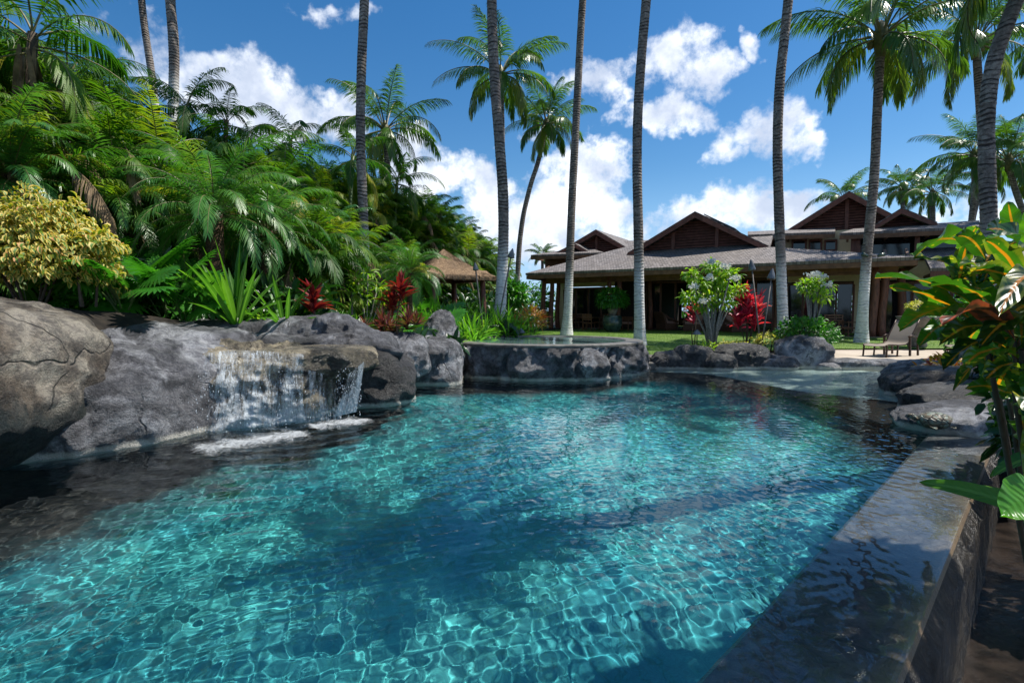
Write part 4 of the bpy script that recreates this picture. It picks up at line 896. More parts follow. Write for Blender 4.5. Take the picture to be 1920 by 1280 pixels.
def philodendron(label, px, py, D, n, L, W, seed, spread=.5):
    rg = np.random.RandomState(seed); c = AT(px, py, D); c.z = gzf(c.x, c.y); t = thing('split_leaf_philodendron', label, 'plant', c, 0, 'split leaf philodendrons')
    mb = MB(); sb = MB()
    for k in range(n):
        a = -pi/2+rg.uniform(-2.2, 2.2) if k % 3 else rg.uniform(0, 2*pi); e = rg.uniform(.15, 1.1); td = (cos(a)*cos(e), sin(a)*cos(e), sin(e))
        split_leaf(mb, sb, rg, c+Vector((cos(a)*.1, sin(a)*.1, rg.uniform(0, .25))), td, L*rg.uniform(.75, 1.15), W*rg.uniform(.8, 1.1), (rg.normal(0, .25), -.55+rg.normal(0, .2), .8), rg.uniform(.3, .9))
    mb.build('leaves', M['phil'], t, True); sb.build('stalks', M['stem_g'], t, True)
philodendron('big split leaf plant between the yellow shrub and the date palm', 255, 590, 8.9, 16, .85, .5, 41)
philodendron('lower split leaf plant spilling over the smooth grey boulder', 315, 606, 8.5, 9, .55, .36, 42)
philodendron('dark split leaf plant behind the yellow shrub', 165, 590, 9.4, 12, .9, .5, 43)
philodendron('bright split leaf plant behind the pointed rock', 800, 640, 12.8, 10, .55, .36, 44)
philodendron('split leaf plant beside the small date palm near the hut', 800, 630, 15.5, 10, .6, .42, 45)
philodendron('low split leaf plant behind the long boulder, near the yellow shrub', 235, 606, 7.75, 12, .5, .34, 46)
philodendron('low split leaf plant behind the long boulder, left of the large spider lily', 350, 612, 8.6, 10, .42, .3, 47)
# strap-leaved plants
def strap(name, label, px, py, D, n, L, W, mat, seed, e=(25, 88), droop=.55, group=None, stem=None, tint=.5, cat='plant', nseg=7, wf=1.0, z=None):
    rg = np.random.RandomState(seed); c = AT(px, py, D)
    if z is None: c.z = gzf(c.x, c.y)-.02
    else: c.z = z
    dd = dvec(rg, n, *e); mb = MB(); up = nz(np.cross(np.cross(dd, [0, 0, 1.]), dd)); base = np.array(tuple(c))+dd*np.array([.06, .06, .02])
    if stem: base = base+np.array([0, 0, stem])
    pr = np.interp(np.linspace(0, 1, nseg+1), [0, .3, .65, 1], [.55, .9, 1, .04])
    blades(mb, base+rg.normal(0, .02*wf, base.shape)*np.array([1, 1, 0]), dd, up, L*rg.uniform(.65, 1.1, n), W*rg.uniform(.8, 1.15, n), droop*rg.uniform(.3, 1.6, n), nseg, pr, .22, np.clip(rg.normal(tint, .2, n), 0, 1), 3)
    if stem or name == 'spider_lily':
        t = thing(name, label, cat, c, 0, group); mb.build('leaves', M[mat], t, True); MB().tube([c+Vector((0, 0, -.1)), c+Vector((.01, 0, (stem or .12)+.05))], [.025 if stem else .06]*2, 8).build('stem', M['woody' if stem else 'stem_g'], t, True); return t
    return solo(name, mb, M[mat], label, cat, group, smooth=True)
strap('spider_lily', 'large bright green spider lily with broad upright leaves on the waterfall rocks', 443, 606, 8.7, 34, 1.35, .12, 'strap', 51, (38, 88), .32)
strap('spider_lily', 'smaller spider lily right of the large one, with a few leaves', 534, 618, 9.2, 15, 1.1, .085, 'strap', 52, (25, 80), .5)
def ti(label, px, py, D, heads, L, W, mat, seed, n=26, group='red and magenta ti plants'):
    rg = np.random.RandomState(seed); c = AT(px, py, D); c.z = gzf(c.x, c.y); t = thing('ti_plant', label, 'plant', c, 0, group); mb = MB(); sb = MB()
    for hx, hy in heads:
        h = AT(hx, hy, D+rg.normal(0, .05)); sb.tube([c, (c+h)/2+Vector((rg.normal(0, .03), 0, 0)), h], [.02, .016, .012], 6)
        dd = dvec(rg, n, 28, 88); up = nz(np.cross(np.cross(dd, [0, 0, 1.]), dd)+rg.normal(0, .2, dd.shape)); pos = np.array(tuple(h))+np.outer(rg.uniform(-.28, .10, n), [0, 0, 1])
        blades(mb, pos, dd, up, L*rg.uniform(.6, 1.1, n), W*rg.uniform(.8, 1.2, n), rg.uniform(.1, .7, n), 5, np.array([.2, .75, 1, .9, .5, .03]), .25, np.clip(rg.normal(.5, .25, n), 0, 1), 3)
    mb.build('leaves', M[mat], t, True); sb.build('stems', M['woody'], t, True)
ti('red ti plant right of the small spider lily', 590, 618, 9.6, [(588, 560)], .42, .085, 'ti', 61, 40)
ti('two headed dark red ti plant behind the small bromeliad clump', 738, 640, 12.2, [(752, 545), (735, 575)], .5, .1, 'ti', 62, 40)
ti('tall magenta ti plant beside the two torches on the right', 1398, 655, 15.3, [(1402, 585), (1385, 600), (1415, 605), (1398, 560), (1420, 575)], .5, .1, 'timag', 63, 38)
ti('small red ti plant half hidden behind the white flowered tree', 1302, 655, 15.6, [(1300, 590), (1306, 575)], .38, .08, 'timag', 64, 16)
GB = 'red green bromeliads growing on the boulders'
for k, (px, py, D, n, L, W, e, dr, z) in enumerate([(745, 612, 10.4, 260, .34, .035, (5, 88), .2, None), (737, 690, 10.25, 16, .30, .05, (10, 85), .35, .42), (712, 615, 10.5, 110, .3, .035, (5, 85), .2, None)]):
    c = AT(px, py, D); 
    rg = np.random.RandomState(70+k); mb = MB(); cl = 9 if k != 1 else 1; 
    for q in range(cl):
        o = np.array(tuple(c))+(np.array([rg.uniform(-.38, .38), rg.uniform(-.2, .2), rg.uniform(-.1, .12)]) if cl > 1 else 0); m = max(8, n//cl); dd = dvec(rg, m, *e); up = nz(np.cross(np.cross(dd, [0, 0, 1.]), dd))
        blades(mb, np.repeat(o[None], m, 0), dd, up, L*rg.uniform(.7, 1.1, m), W, dr*rg.uniform(.3, 1.5, m), 4, np.array([.8, 1, .8, .5, .03]), .3, np.clip(rg.normal(.55, .25, m), 0, 1), 3)
    sbm = MB().tube([c+Vector((0, 0, -.4)), c], [.02, .025], 6); tt = thing('bromeliad', ['bushy clump of dark red and green bromeliads on the boulders', 'single red green bromeliad hanging low on the boulder by the water', 'left part of the bushy bromeliad clump, leaning over the rocks'][k], 'plant', c, 0, GB)
    mb.build('leaves', M['brom'], tt, True); sbm.build('stem', M['woody'], tt, True)
GL = 'strappy green lilies behind the raised spa'
for k, (px, py, D, s) in enumerate([(762, 640, 13.2, .8), (800, 640, 13.6, .85), (835, 638, 13.2, .9), (868, 640, 14.6, 1), (888, 642, 13.9, .8), (905, 640, 15.2, 1.1), (925, 640, 16.2, 1.1), (940, 640, 15.6, 1.1), (962, 638, 16.4, .95), (985, 640, 16.8, .8), (640, 636, 11.6, .75), (672, 640, 12.2, .8), (610, 628, 11, .7), (560, 625, 10.8, .65), (700, 640, 12.4, .7), (855, 630, 16, 1.0), (820, 630, 15.5, 1.0), (780, 620, 15, .9), (500, 622, 9.9, .5), (480, 600, 10.6, .7)]):
    strap('strappy_lily', 'strappy bright green lily '+('beside the small red ti plant' if px < 620 else 'around the pale stemmed plumeria' if px < 720 else 'behind the pointed rock' if px < 810 else 'in front of the thatched hut' if px < 880 else 'left of the orange croton'), px, py, D, 80, 1.12*s, .05, 'lily', 100+k, (18, 85), .7, GL, wf=6)
shrub('orange_croton', 'orange and yellow croton at the left end of the lawn', 'shrub', AT(993, 603, 17.2), (.46, .4, .42), 420, .32, .03, 'ocroton', 5, 81, droop=.5, fold=.1)
# thin pale-stemmed plumeria in the bed
def plumeria(label, base, tips, D, r, n, seed, mat='plum', flowers=0, L=.2, W=.06, trunkr=.03, name='plumeria_tree', rad=(.24, .2, .17)):
    rg = np.random.RandomState(seed); b = AT(*base, D); b.z = gzf(b.x, b.y)-.03; t = thing(name, label, 'tree', b, 0); mb = MB(); sb = MB(); fb = MB(); T = [AT(x, y, D+rg.uniform(-r, r)) for x, y in tips]
    mid = [b+(t_-b)*.4+Vector(((t_.x-b.x)*-.15, 0, .05)) for t_ in T]
    for t_, m_ in zip(T, mid):
        sb.tube([b+Vector((rg.normal(0, .03), rg.normal(0, .03), 0)), m_, t_], [trunkr, trunkr*.8, trunkr*.5], 7)
        m = n; d = nz(rg.normal(size=(m, 3))); d[:, 2] = np.abs(d[:, 2])*rg.choice([1, 1, -.6], m); p = np.array(tuple(t_))+d*np.array(rad)*rg.rand(m)[:, None]**.5
        dd = nz(d+rg.normal(0, .35, d.shape)); blades(mb, p, dd, nz(np.array([0, -.3, 1.])+rg.normal(0, .4, d.shape)), L*rg.uniform(.6, 1.15, m), W*rg.uniform(.8, 1.2, m), rg.uniform(.2, 1.2, m), 4, np.array([.25, .9, 1, .7, .04]), .2, np.clip(rg.normal(.5, .22, m), 0, 1), 3)
    mb.build('leaves', M[mat], t, True); sb.build('trunk', M['bark'], t, True)
    for k in range(flowers):
        q = AT(*flowerpts[k], D-r-.1) ; fb = MB(); m = 55; dd = dvec(rg, m, -10, 90); cc = np.array(tuple(q))+rg.normal(0, .055, (m, 3))*np.array([1, 1, .6])
        blades(fb, cc, dd, nz(dd[:, [1, 2, 0]]), .06, .045, .3, 2, np.array([.4, 1, .6]), .1); fb.build('blossoms', M['petal'], t, True)
    return t
plumeria('leggy pale stemmed plumeria beside the straight bare trunk', (688, 640), [(672, 530), (690, 515), (708, 540), (680, 560), (716, 560)], 12.4, .12, 26, 91, flowers=0, trunkr=.022)
flowerpts = [(1302, 538), (1335, 492), (1330, 520), (1378, 522), (1318, 566), (1360, 500), (1384, 524)]
rgp = np.random.RandomState(92)
tipsA = [(1335+52*sin(a)*rr_q, 540-48*cos(a)*rr_q) for a, rr_q in [(0, 0), (0, .8), (.9, .85), (1.7, .9), (2.5, .8), (3.5, .75), (4.3, .9), (5.3, .9), (.5, .45), (2, .5), (3.6, .45), (5, .5), (1.2, .3)]]
plumeria('round white flowered plumeria tree in front of the patio', (1335, 652), tipsA, 14.9, .4, 95, 93, flowers=6, L=.2, W=.055, trunkr=.04)
flowerpts = [(1522, 516), (1542, 520), (1552, 534), (1530, 513)]
plumeria('small yellow green plumeria tree growing above the round bush', (1522, 630), [(1520, 530), (1535, 525), (1548, 540), (1530, 550), (1515, 545), (1542, 560), (1510, 535)], 15.2, .2, 55, 94, flowers=4, L=.18, W=.05, trunkr=.03, rad=(.2, .2, .15))
shrub('green_bush', 'round glossy green bush on the far shore beside the lounger deck', 'shrub', AT(1508, 628, 14.7), (.82, .6, .48), 1500, .13, .065, 'bush', 8, 82, lo=-.5)
shrub('yellow_ground_cover', 'yellow leafed low plant at the foot of the torches', 'plant', AT(1440, 640, 14.9), (.45, .4, .25), 420, .1, .05, 'ycov', 4, 83, lo=-.3)
shrub('yellow_ground_cover', 'yellow green low plant right of the white flowered tree', 'plant', AT(1375, 650, 14.6), (.5, .3, .16), 380, .09, .045, 'ycov', 4, 84, lo=-.3)
shrub('yellow_ground_cover', 'thin grey green low plant beside the cone path light', 'plant', AT(1318, 652, 14.5), (.35, .3, .2), 160, .09, .04, 'plum', 4, 85, lo=-.3)
shrub('green_bush', 'small yellow green bush in a bowl at the right end of the patio', 'shrub', AT(1728, 578, 18.5), (.5, .4, .28), 500, .13, .05, 'ycov', 4, 86, lo=-.4)
shrub('green_bush', 'low yellow spotted shrub behind the rocks under the big croton', 'shrub', AT(1800, 695, 9.8), (.7, .5, .3), 600, .13, .05, 'ocroton', 4, 87, lo=-.4)
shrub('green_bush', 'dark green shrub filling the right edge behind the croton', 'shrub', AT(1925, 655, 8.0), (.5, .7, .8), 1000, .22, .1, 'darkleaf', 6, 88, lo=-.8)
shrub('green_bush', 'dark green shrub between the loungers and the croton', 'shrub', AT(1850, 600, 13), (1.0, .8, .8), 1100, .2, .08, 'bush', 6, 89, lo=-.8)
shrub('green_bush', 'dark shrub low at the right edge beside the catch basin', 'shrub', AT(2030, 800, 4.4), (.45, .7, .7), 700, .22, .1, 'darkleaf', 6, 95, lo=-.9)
# undergrowth: leafy mass nobody could count
rg = np.random.RandomState(77); mb = MB(); 
for (px0, px1, D0, D1, h, n) in [(-50, 320, 8.6, 11.5, .9, 2300), (250, 620, 10, 14, .8, 2300), (600, 960, 15, 20, .45, 1800), (-50, 500, 12, 17, 2.2, 2600), (450, 700, 16, 22, 1.9, 2000), (700, 930, 23, 30, 1.6, 900), (930, 1005, 19, 40, 1.0, 1000), (620, 860, 11, 13.5, .12, 700)]:
    u = rg.rand(n); D = D0+(D1-D0)*rg.rand(n); px = px0+(px1-px0)*u; x = (px-960)/1000*D; z = gz(x, D)+h*rg.rand(n)**.8
    dd = dvec(rg, n, -10, 80); up = nz(np.array([0, -.4, .8])+rg.normal(0, .5, dd.shape))
    blades(mb, np.stack([x, D, z], -1), dd, up, rg.uniform(.2, .5, n), rg.uniform(.07, .2, n), rg.uniform(.2, 1, n), 3, None, .2, np.clip(rg.normal(.4, .25, n), 0, 1), 3)
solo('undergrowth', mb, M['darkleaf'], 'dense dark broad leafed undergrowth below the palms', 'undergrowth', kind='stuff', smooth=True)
mb = MB(); n = 8000; px = rg.uniform(120, 860, n); D = np.interp(px, [120, 330, 860], [7.9, 9.5, 13.2])+rg.uniform(-.2, 1.7, n); x = (px-960)/1000*D; z = gz(x, D)+.3*rg.rand(n)
dd = dvec(rg, n, 5, 80); blades(mb, np.stack([x, D, z], -1), dd, nz(np.array([0, -.3, .9])+rg.normal(0, .4, dd.shape)), rg.uniform(.12, .30, n), rg.uniform(.03, .07, n), .5, 3, None, .2, np.clip(rg.normal(.5, .25, n), 0, 1), 3)
solo('ground_cover', mb, M['bush'], 'low bright ground cover around the red plants', 'ground cover', kind='stuff', smooth=True)

# ================================================================ lawn and deck
LP = [(-1.5, 17.0), (2.2, 16.4), (3.75, 14.9), (5.3, 14.75), (6.3, 16.6), (9.0, 17.3), (10.4, 18.05), (34, 18.05), (34, 40), (-1.5, 40)]
X, Y = np.meshgrid(np.arange(-2, 34.2, .16), np.arange(14.4, 40.2, .16)); sd = sdist(X, Y, LP); kf = (sd > -.02).ravel()[grid(X.shape[1], X.shape[0])].all(1)
gi = grid(X.shape[1], X.shape[0])[kf]; used = np.unique(gi); rm = np.zeros(X.size, int); rm[used] = np.arange(len(used))
def lawnm():
    m, gg, b, out = newmat('mown_grass'); P = gg.n('ShaderNodeNewGeometry').outputs['Position']; n = gg.noise(P, 1.2, 4); n2 = gg.noise(P, 60, 3, .7)
    c = gg.mix(gg.mapr(n, .3, .7), (.10, .19, .015), (.17, .26, .03)); c = gg.mix(gg.mapr(n2, .3, .7), gg.mix(1.0, c, (.5, .55, .5), 'MULTIPLY'), c); gg.put(b.inputs['Base Color'], c); b.inputs['Roughness'].default_value = .8; return m
LZ = lambda x, y: LAWN(y)+.012*np.sin(x*.9)*np.cos(y*.7)+.012
solo('lawn', MB().add(np.stack([X, Y, LZ(X, Y)], -1).reshape(-1, 3)[used], [rm[gi]]), lawnm(), kind='structure', smooth=True)
rg = np.random.RandomState(9); n = 110000; gx_ = rg.uniform(-1.5, 20, n); gy_ = 14.7+15*rg.rand(n)**1.6; k = sdist(gx_, gy_, LP) > 0; gx_ = gx_[k]; gy_ = gy_[k]; n = len(gx_)
mb = MB(); dd = dvec(rg, n, 45, 88); blades(mb, np.stack([gx_, gy_, LZ(gx_, gy_)-.005], -1), dd, [0, -1, .2], rg.uniform(.03, .065, n), .009, .4, 1, np.array([1, .1]), 0, np.clip(rg.normal(.5, .25, n), 0, 1), 2)
solo('grass', mb, M['grass'], 'short mown grass blades of the lawn', 'grass', kind='stuff')
def sandm():
    m, gg, b, out = newmat('sand_deck'); P = gg.n('ShaderNodeNewGeometry').outputs['Position']; n = gg.noise(P, .9, 5); n2 = gg.noise(P, 55, 4, .7)
    c = gg.mix(gg.mapr(n, .35, .65), (.44, .37, .29), (.56, .48, .39)); c = gg.mix(gg.mapr(n2, .35, .7, 0, .5), c, (.28, .23, .18)); gg.put(b.inputs['Base Color'], c); b.inputs['Roughness'].default_value = .9; bump(gg, b, n2, .3, .01); return m
DP = [(8.15, 14.05), (9.0, 16.2), (9.7, 18.06), (34, 18.06), (34, 11.5), (12.2, 11.9), (11.2, 12.9), (10, 13.75)]
o = solo('sand_deck', MB().prism([(x, y, .02) for x, y in DP], (0, 0, .145)), sandm(), kind='structure')

# ================================================================ house
TH = R(31.6); HO = AT(985, 516, 32); HO.z = 0
ud = Vector((cos(TH), -sin(TH), 0)); vd = Vector((sin(TH), cos(TH), 0))
def HP(px, py, v):
    d = ray(px, py); o = Vector((0, 0, 1.5))-HO; t = (v-o.dot(vd))/d.dot(vd); p = o+d*t; return (p.dot(ud), v, p.z)
def W2L(p): q = Vector(p)-HO; return (q.dot(ud), q.dot(vd), p[2])
house = thing('house', 'long low brown plantation style house with shake roofs and louvred gables', 'house', (HO.x, HO.y, 0), -TH, None, True)
EZ = 3.72; SL = .38; UE = 18.8
def panel(mb, pts, th=.14, mi=0):
    P = [Vector(p) for p in pts]; e = (P[1]-P[0]).normalized(); nrm = e.cross(P[2]-P[0]).normalized()
    if nrm.z < 0: nrm = -nrm
    up = nrm.cross(e); n = len(P); T = np.array([tuple(p) for p in P]); Bm = T-np.array(tuple(nrm))*th
    A = np.array([[(p-P[0]).dot(e)+50, (p-P[0]).dot(up)*(1 if up.z > 0 else -1)+50, .5] for p in P]); i = np.arange(n); j = np.roll(i, -1)
    mb.add(np.vstack([T, Bm]), [i[None], (i+n)[::-1][None], np.stack([j, i, i+n, j+n], -1)], np.vstack([A, A]), mi)
hb = lambda: MB()
rz_ = lambda v: EZ+SL*v
mb = hb(); panel(mb, [(0, 0, EZ), (UE, 0, EZ), (12.9, 2.7, rz_(2.7)), (12.8, 4.9, rz_(4.9)), (4.9, 4.9, rz_(4.9))]); panel(mb, [(0, 13, EZ), (0, 0, EZ), (4.9, 4.9, rz_(4.9)), (4.9, 9, rz_(4.9))])
panel(mb, [(UE, 0, EZ), (UE, 9, EZ), (13.2, 9, rz_(2.7)), (12.92, 2.72, rz_(2.7)-.01)]); panel(mb, [(4.95, 4.95, rz_(4.9)-.02), (13.2, 4.95, rz_(4.9)-.02), (13.2, 12, rz_(4.9)-.03), (4.95, 12, rz_(4.9)-.03)])
roof = mb.build('roof', M['roof'], house)
def child(mb, name, mat, par=house, smooth=False): return mb.build(name, mat, par, smooth, off=(0, 0, 0))
mb = hb(); mb.box((.05, .03, EZ-.36), (UE-.05, .09, EZ-.145)); mb.box((.03, .1, EZ-.36), (.09, 12.5, EZ-.145)); mb.box((UE-.1, .1, EZ-.36), (UE-.04, 8.5, EZ-.145)); child(mb, 'fascia', M['soffit'])
mb = hb()
for u in np.arange(.5, UE-.3, .78): mb.prism([(u, .1, EZ-.33), (u+.1, .1, EZ-.33), (u+.1, .1, EZ-.17), (u, .1, EZ-.17)], (0, 1.9, 1.9*SL))
mb.box((.7, 1.35, 3.18), (UE-.6, 1.6, 3.5)); mb.box((.7, 1.3, 3.12), (UE-.6, 1.34, 3.2)); child(mb, 'eave_beams', M['soffit'])
mb = hb(); mb.poly([(.1, .12, EZ-.15), (UE-.1, .12, EZ-.15), (UE-.1, 4.5, 3.85), (.1, 4.5, 3.85)][::-1]); child(mb, 'soffit', M['soffit'])
mb = hb(); mb.box((-.3, .75, -.5), (30, 14, .33)); child(mb, 'patio_slab', M['concrete'])
def post(px, v, r=.13, z1=3.45, lean=0):
    u = HP(px, 560, v)[0]; q = np.linspace(0, 1, 9); rg = np.random.RandomState(int(px)); P = [(u+.05*sin(k*5+px)+lean*k, v, .3+(z1-.3)*k) for k in q]
    child(MB().tube(P, r*(1.12-.2*q), 10), 'post', M['post'], smooth=True)
for px, v in [(1020, 1.45), (1034, 1.5), (1046, 3.6), (1143, 1.45), (1160, 1.5), (1219, 4.3), (1457, 1.5), (1638, 1.35), (1656, 1.7), (1690, 3.0)]: post(px, v, .14 if px < 1600 else .17)
# front wall pieces
V0 = 4.6; uL = lambda px, v=V0: HP(px, 560, v)[0]
mb = hb(); mb.box((uL(1046), V0, .33), (uL(1058), V0+.2, 4.2)); mb.box((uL(1058), V0+.003, 3.05), (uL(1152), V0+.2, 4.2)); child(mb, 'wall', M['cream']); mb = hb()
mb.box((uL(1476), V0, 3.0), (uL(1600), V0+.2, 4.2)); mb.box((uL(1600), V0, .33), (uL(1614), V0+.2, 4.2)); mb.box((uL(1614), V0, 3.0), (26, V0+.2, 4.2)); child(mb, 'wall', M['cream'])
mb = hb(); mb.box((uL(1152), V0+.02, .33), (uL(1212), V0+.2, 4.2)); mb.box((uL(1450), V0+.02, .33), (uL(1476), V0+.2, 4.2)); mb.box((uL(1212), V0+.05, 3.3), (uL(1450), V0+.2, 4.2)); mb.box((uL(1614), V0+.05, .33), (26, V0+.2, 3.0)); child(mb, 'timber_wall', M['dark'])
def doors(u0, u1, z1, n, v=V0, z0=.35, open_=None):
    d = MB(); d.box((u0, v-.04, z1-.12), (u1, v+.06, z1)); d.box((u0, v-.04, z0), (u1, v+.06, z0+.08)); w_ = (u1-u0)/n
    for k in range(n+1): d.box((u0+k*w_-.05, v-.05, z0+.08), (u0+k*w_+.05, v+.07, z1-.12))
    fr = child(d, 'sliding_door', M['wood'])
    for k in range(n):
        if open_ is None or k not in open_: child(MB().box((u0+k*w_+.06, v+.0, z0+.08), (u0+(k+1)*w_-.06, v+.02, z1-.12)), 'pane', M['glass'], fr)
doors(uL(1058), uL(1152), 3.0, 4); doors(uL(1212), uL(1450), 3.25, 8, open_=(1, 2, 3, 4, 5)); doors(uL(1476), uL(1600), 2.95, 4); doors(uL(1640), 25, 2.9, 5)
u0, u1 = uL(1205), uL(1455); VB = 13.4
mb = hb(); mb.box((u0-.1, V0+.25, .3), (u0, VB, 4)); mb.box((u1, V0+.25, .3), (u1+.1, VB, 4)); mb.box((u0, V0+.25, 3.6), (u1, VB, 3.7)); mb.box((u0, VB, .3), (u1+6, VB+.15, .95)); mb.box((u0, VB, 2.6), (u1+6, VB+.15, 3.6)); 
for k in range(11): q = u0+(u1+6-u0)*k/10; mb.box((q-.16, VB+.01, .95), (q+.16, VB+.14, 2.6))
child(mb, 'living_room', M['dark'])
# gables
def gable(apex, left, right, v, over=.55, back=6, posts=(), nb=.15, roofm=True, thick=.16, barge=.26):
    a = HP(*apex, v-over); l = HP(*left, v-over); r = HP(*right, v-over); zb = (l[2]+r[2])/2; ua, za = a[0], a[2]; kl = (za-l[2])/(ua-l[0]); kr = (za-r[2])/(r[0]-ua)
    gt = MB(); mb = MB(); panel(mb, [(l[0], v+back, l[2]), (l[0], v-over, l[2]), (ua, v-over, za), (ua, v+back, za)], thick); panel(mb, [(r[0], v-over, r[2]), (r[0], v+back, r[2]), (ua, v+back, za+.004), (ua, v-over, za+.004)], thick)
    g_ = child(mb, 'gable_roof', M['roof'])
    bb = MB()
    for (ue, ze) in ((l[0], l[2]), (r[0], r[2])):
        o_ = .06; bb.prism([(ue, v-over-.05, ze-o_), (ua, v-over-.05, za-o_), (ua, v-over-.05, za-o_-barge*1.12), (ue, v-over-.05, ze-o_-barge)], (0, .06 if ue < ua else .064, 0))
    child(bb, 'barge_board', M['fascia'], g_)
    lb = MB(); z = zb-.1
    while z < za-.45:
        t = .32; x0 = ua-(za-z-t)/kl; x1 = ua+(za-z-t)/kr
        if x1-x0 > .2: lb.prism([(x0, v-.02, z), (x0, v+.06, z+nb*.8), (x0, v+.08, z+nb*.8), (x0, v, z-.01)], (x1-x0, 0, 0))
        z += nb
    child(lb, 'louvres', M['louver'], g_)
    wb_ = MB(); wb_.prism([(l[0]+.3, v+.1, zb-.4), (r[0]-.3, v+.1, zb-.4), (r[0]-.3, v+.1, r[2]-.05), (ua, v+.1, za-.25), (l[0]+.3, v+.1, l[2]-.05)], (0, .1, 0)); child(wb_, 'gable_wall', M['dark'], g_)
    pb = MB()
    for f in posts:
        x = l[0]+(r[0]-l[0])*f; zt = min(za-(ua-x)*kl if x < ua else za-(x-ua)*kr, za)-.3; pb.box((x-.09, v-.07, zb-.2), (x+.09, v+.05, zt))
    if posts: child(pb, 'gable_posts', M['fascia'], g_)
    return ua, za, zb
gable((1303, 396), (1176, 474), (1446, 463), 3.3, posts=(.33, .64), back=8)
gable((1117, 430), (1045, 473), (1186, 470), 7.2, posts=(.5,), back=6)
gable((1077, 456), (1040, 474), (1102, 470), 6.2, posts=(), back=1.2, nb=.12, barge=.2)
gable((1592, 358), (1471, 434), (1716, 424), 7.6, posts=(.5,), back=7)
gable((1691, 389), (1640, 421), (1758, 416), 5.6, posts=(), back=4, nb=.13, barge=.22)
# upper storeys
def uproof(eL, eR, tL, tR, v0, v1, name='upper_roof'):
    mb = MB(); panel(mb, [HP(*eL, v0), HP(*eR, v0), HP(*tR, v1), HP(*tL, v1)], .12); o = child(mb, name, M['roof']); a = HP(*eL, v0); b_ = HP(*eR, v0); f = MB()
    f.beam((a[0], v0+.02, a[2]-.22), (b_[0], v0+.02, b_[2]-.22), .06, .2); 
    for k in np.arange(a[0]+.3, b_[0], .8): zz_ = a[2]+(b_[2]-a[2])*(k-a[0])/(b_[0]-a[0])-.28; f.box((k, v0+.06, zz_-.06), (k+.1, v0+1.2, zz_+.08))
    child(f, 'fascia', M['soffit'], o); return a, b_
a, b_ = uproof((995, 478), (1132, 473), (1040, 471), (1112, 467), 5.0, 6.4)
mb = hb(); mb.box((a[0]+.6, 6.0, 3.7), (b_[0]+1, 6.2, a[2]-.2)); child(mb, 'upper_wall', M['wood'])
uproof((1150, 470), (1250, 464), (1150, 452), (1250, 449), 7.5, 10)
a, b_ = uproof((1402, 440), (1566, 434), (1402, 434), (1566, 427), 5.0, 7.2)
mb = hb(); uw0 = HP(1405, 450, 6.2)[0]; uw1 = HP(1598, 450, 6.2)[0]; mb.box((uw0, 6.2, 4.2), (uw1, 6.4, b_[2]+.2)); child(mb, 'upper_wall', M['cream'])
for p0, p1 in [(1424, 1441), (1446, 1458), (1484, 1513), (1516, 1542), (1545, 1570)]:
    q0 = HP(p0, 468, 6.15); q1 = HP(p1, 451, 6.15); f = MB(); zt = HP(p0, 450, 6.15)[2]; zb = q0[2]-.1
    f.box((q0[0], 6.08, zb), (q0[0]+.09, 6.2, zt)); f.box((q1[0]-.09, 6.08, zb), (q1[0], 6.2, zt)); f.box((q0[0]+.09, 6.08, zt-.09), (q1[0]-.09, 6.2, zt)); f.box((q0[0]+.09, 6.08, zb), (q1[0]-.09, 6.2, zb+.09)); o = child(f, 'window', M['wood'])
    child(MB().box((q0[0]+.09, 6.14, zb+.09), (q1[0]-.09, 6.16, zt-.09)), 'pane', M['glass'], o)
a, b_ = uproof((1574, 437), (1836, 424), (1600, 429), (1836, 413), 3.9, 5.9)
mb = hb(); lu0 = HP(1606, 450, 4.5)[0]; lu1 = HP(1836, 450, 4.5)[0]; mb.box((lu0, 5.6, 3.9), (lu1+.5, 5.8, a[2]+.3)); mb.box((lu0-.1, 4.6, 3.9), (lu0, 5.6, a[2]-.2)); mb.box((lu0, 4.4, 3.9), (lu1, 5.6, 4.0)); child(mb, 'upper_lanai', M['dark'])
mb = hb()
for px in (1600, 1609, 1720, 1832): q = HP(px, 450, 4.45); child(MB().box((q[0]-.1, 4.4, 3.9), (q[0]+.1, 4.55, a[2]-.15)), 'lanai_post', M['wood'])
child(MB().box((lu0, 5.5, 4.1), (lu1, 5.52, a[2]-.3)), 'dark_screen', M['glass'])
# lower right wing
mb = hb(); panel(mb, [(UE+.5, 1.2, 3.3), (31, 1.2, 3.3), (31, 5, 4.5), (UE+.5, 5, 4.5)]); child(mb, 'wing_roof', M['roof'])
mb = hb(); 
for u in np.arange(UE+.6, 30, .7): mb.box((u, 1.3, 3.0), (u+.09, 4.4, 3.14))
mb.box((UE+.5, 1.22, 2.95), (31, 1.28, 3.17)); child(mb, 'wing_rafters', M['wood'])
# solar panels on the main gable
for s in (0,):
    a = HP(1303, 396, 2.75); r_ = HP(1446, 463, 2.75); l_ = HP(1176, 474, 2.75); f = lambda e, k, v: (a[0]+(e[0]-a[0])*k, v, a[2]+(e[2]-a[2])*k+.12)
    for e in (r_, l_): mb = MB(); panel(mb, [f(e, .52, 3.2), f(e, .52, 6.5), f(e, .1, 6.5), f(e, .1, 3.2)] if e is r_ else [f(e, .42, 6.5), f(e, .42, 3.2), f(e, .1, 3.2), f(e, .1, 6.5)], .05); child(mb, 'solar_panel', M['glass'])

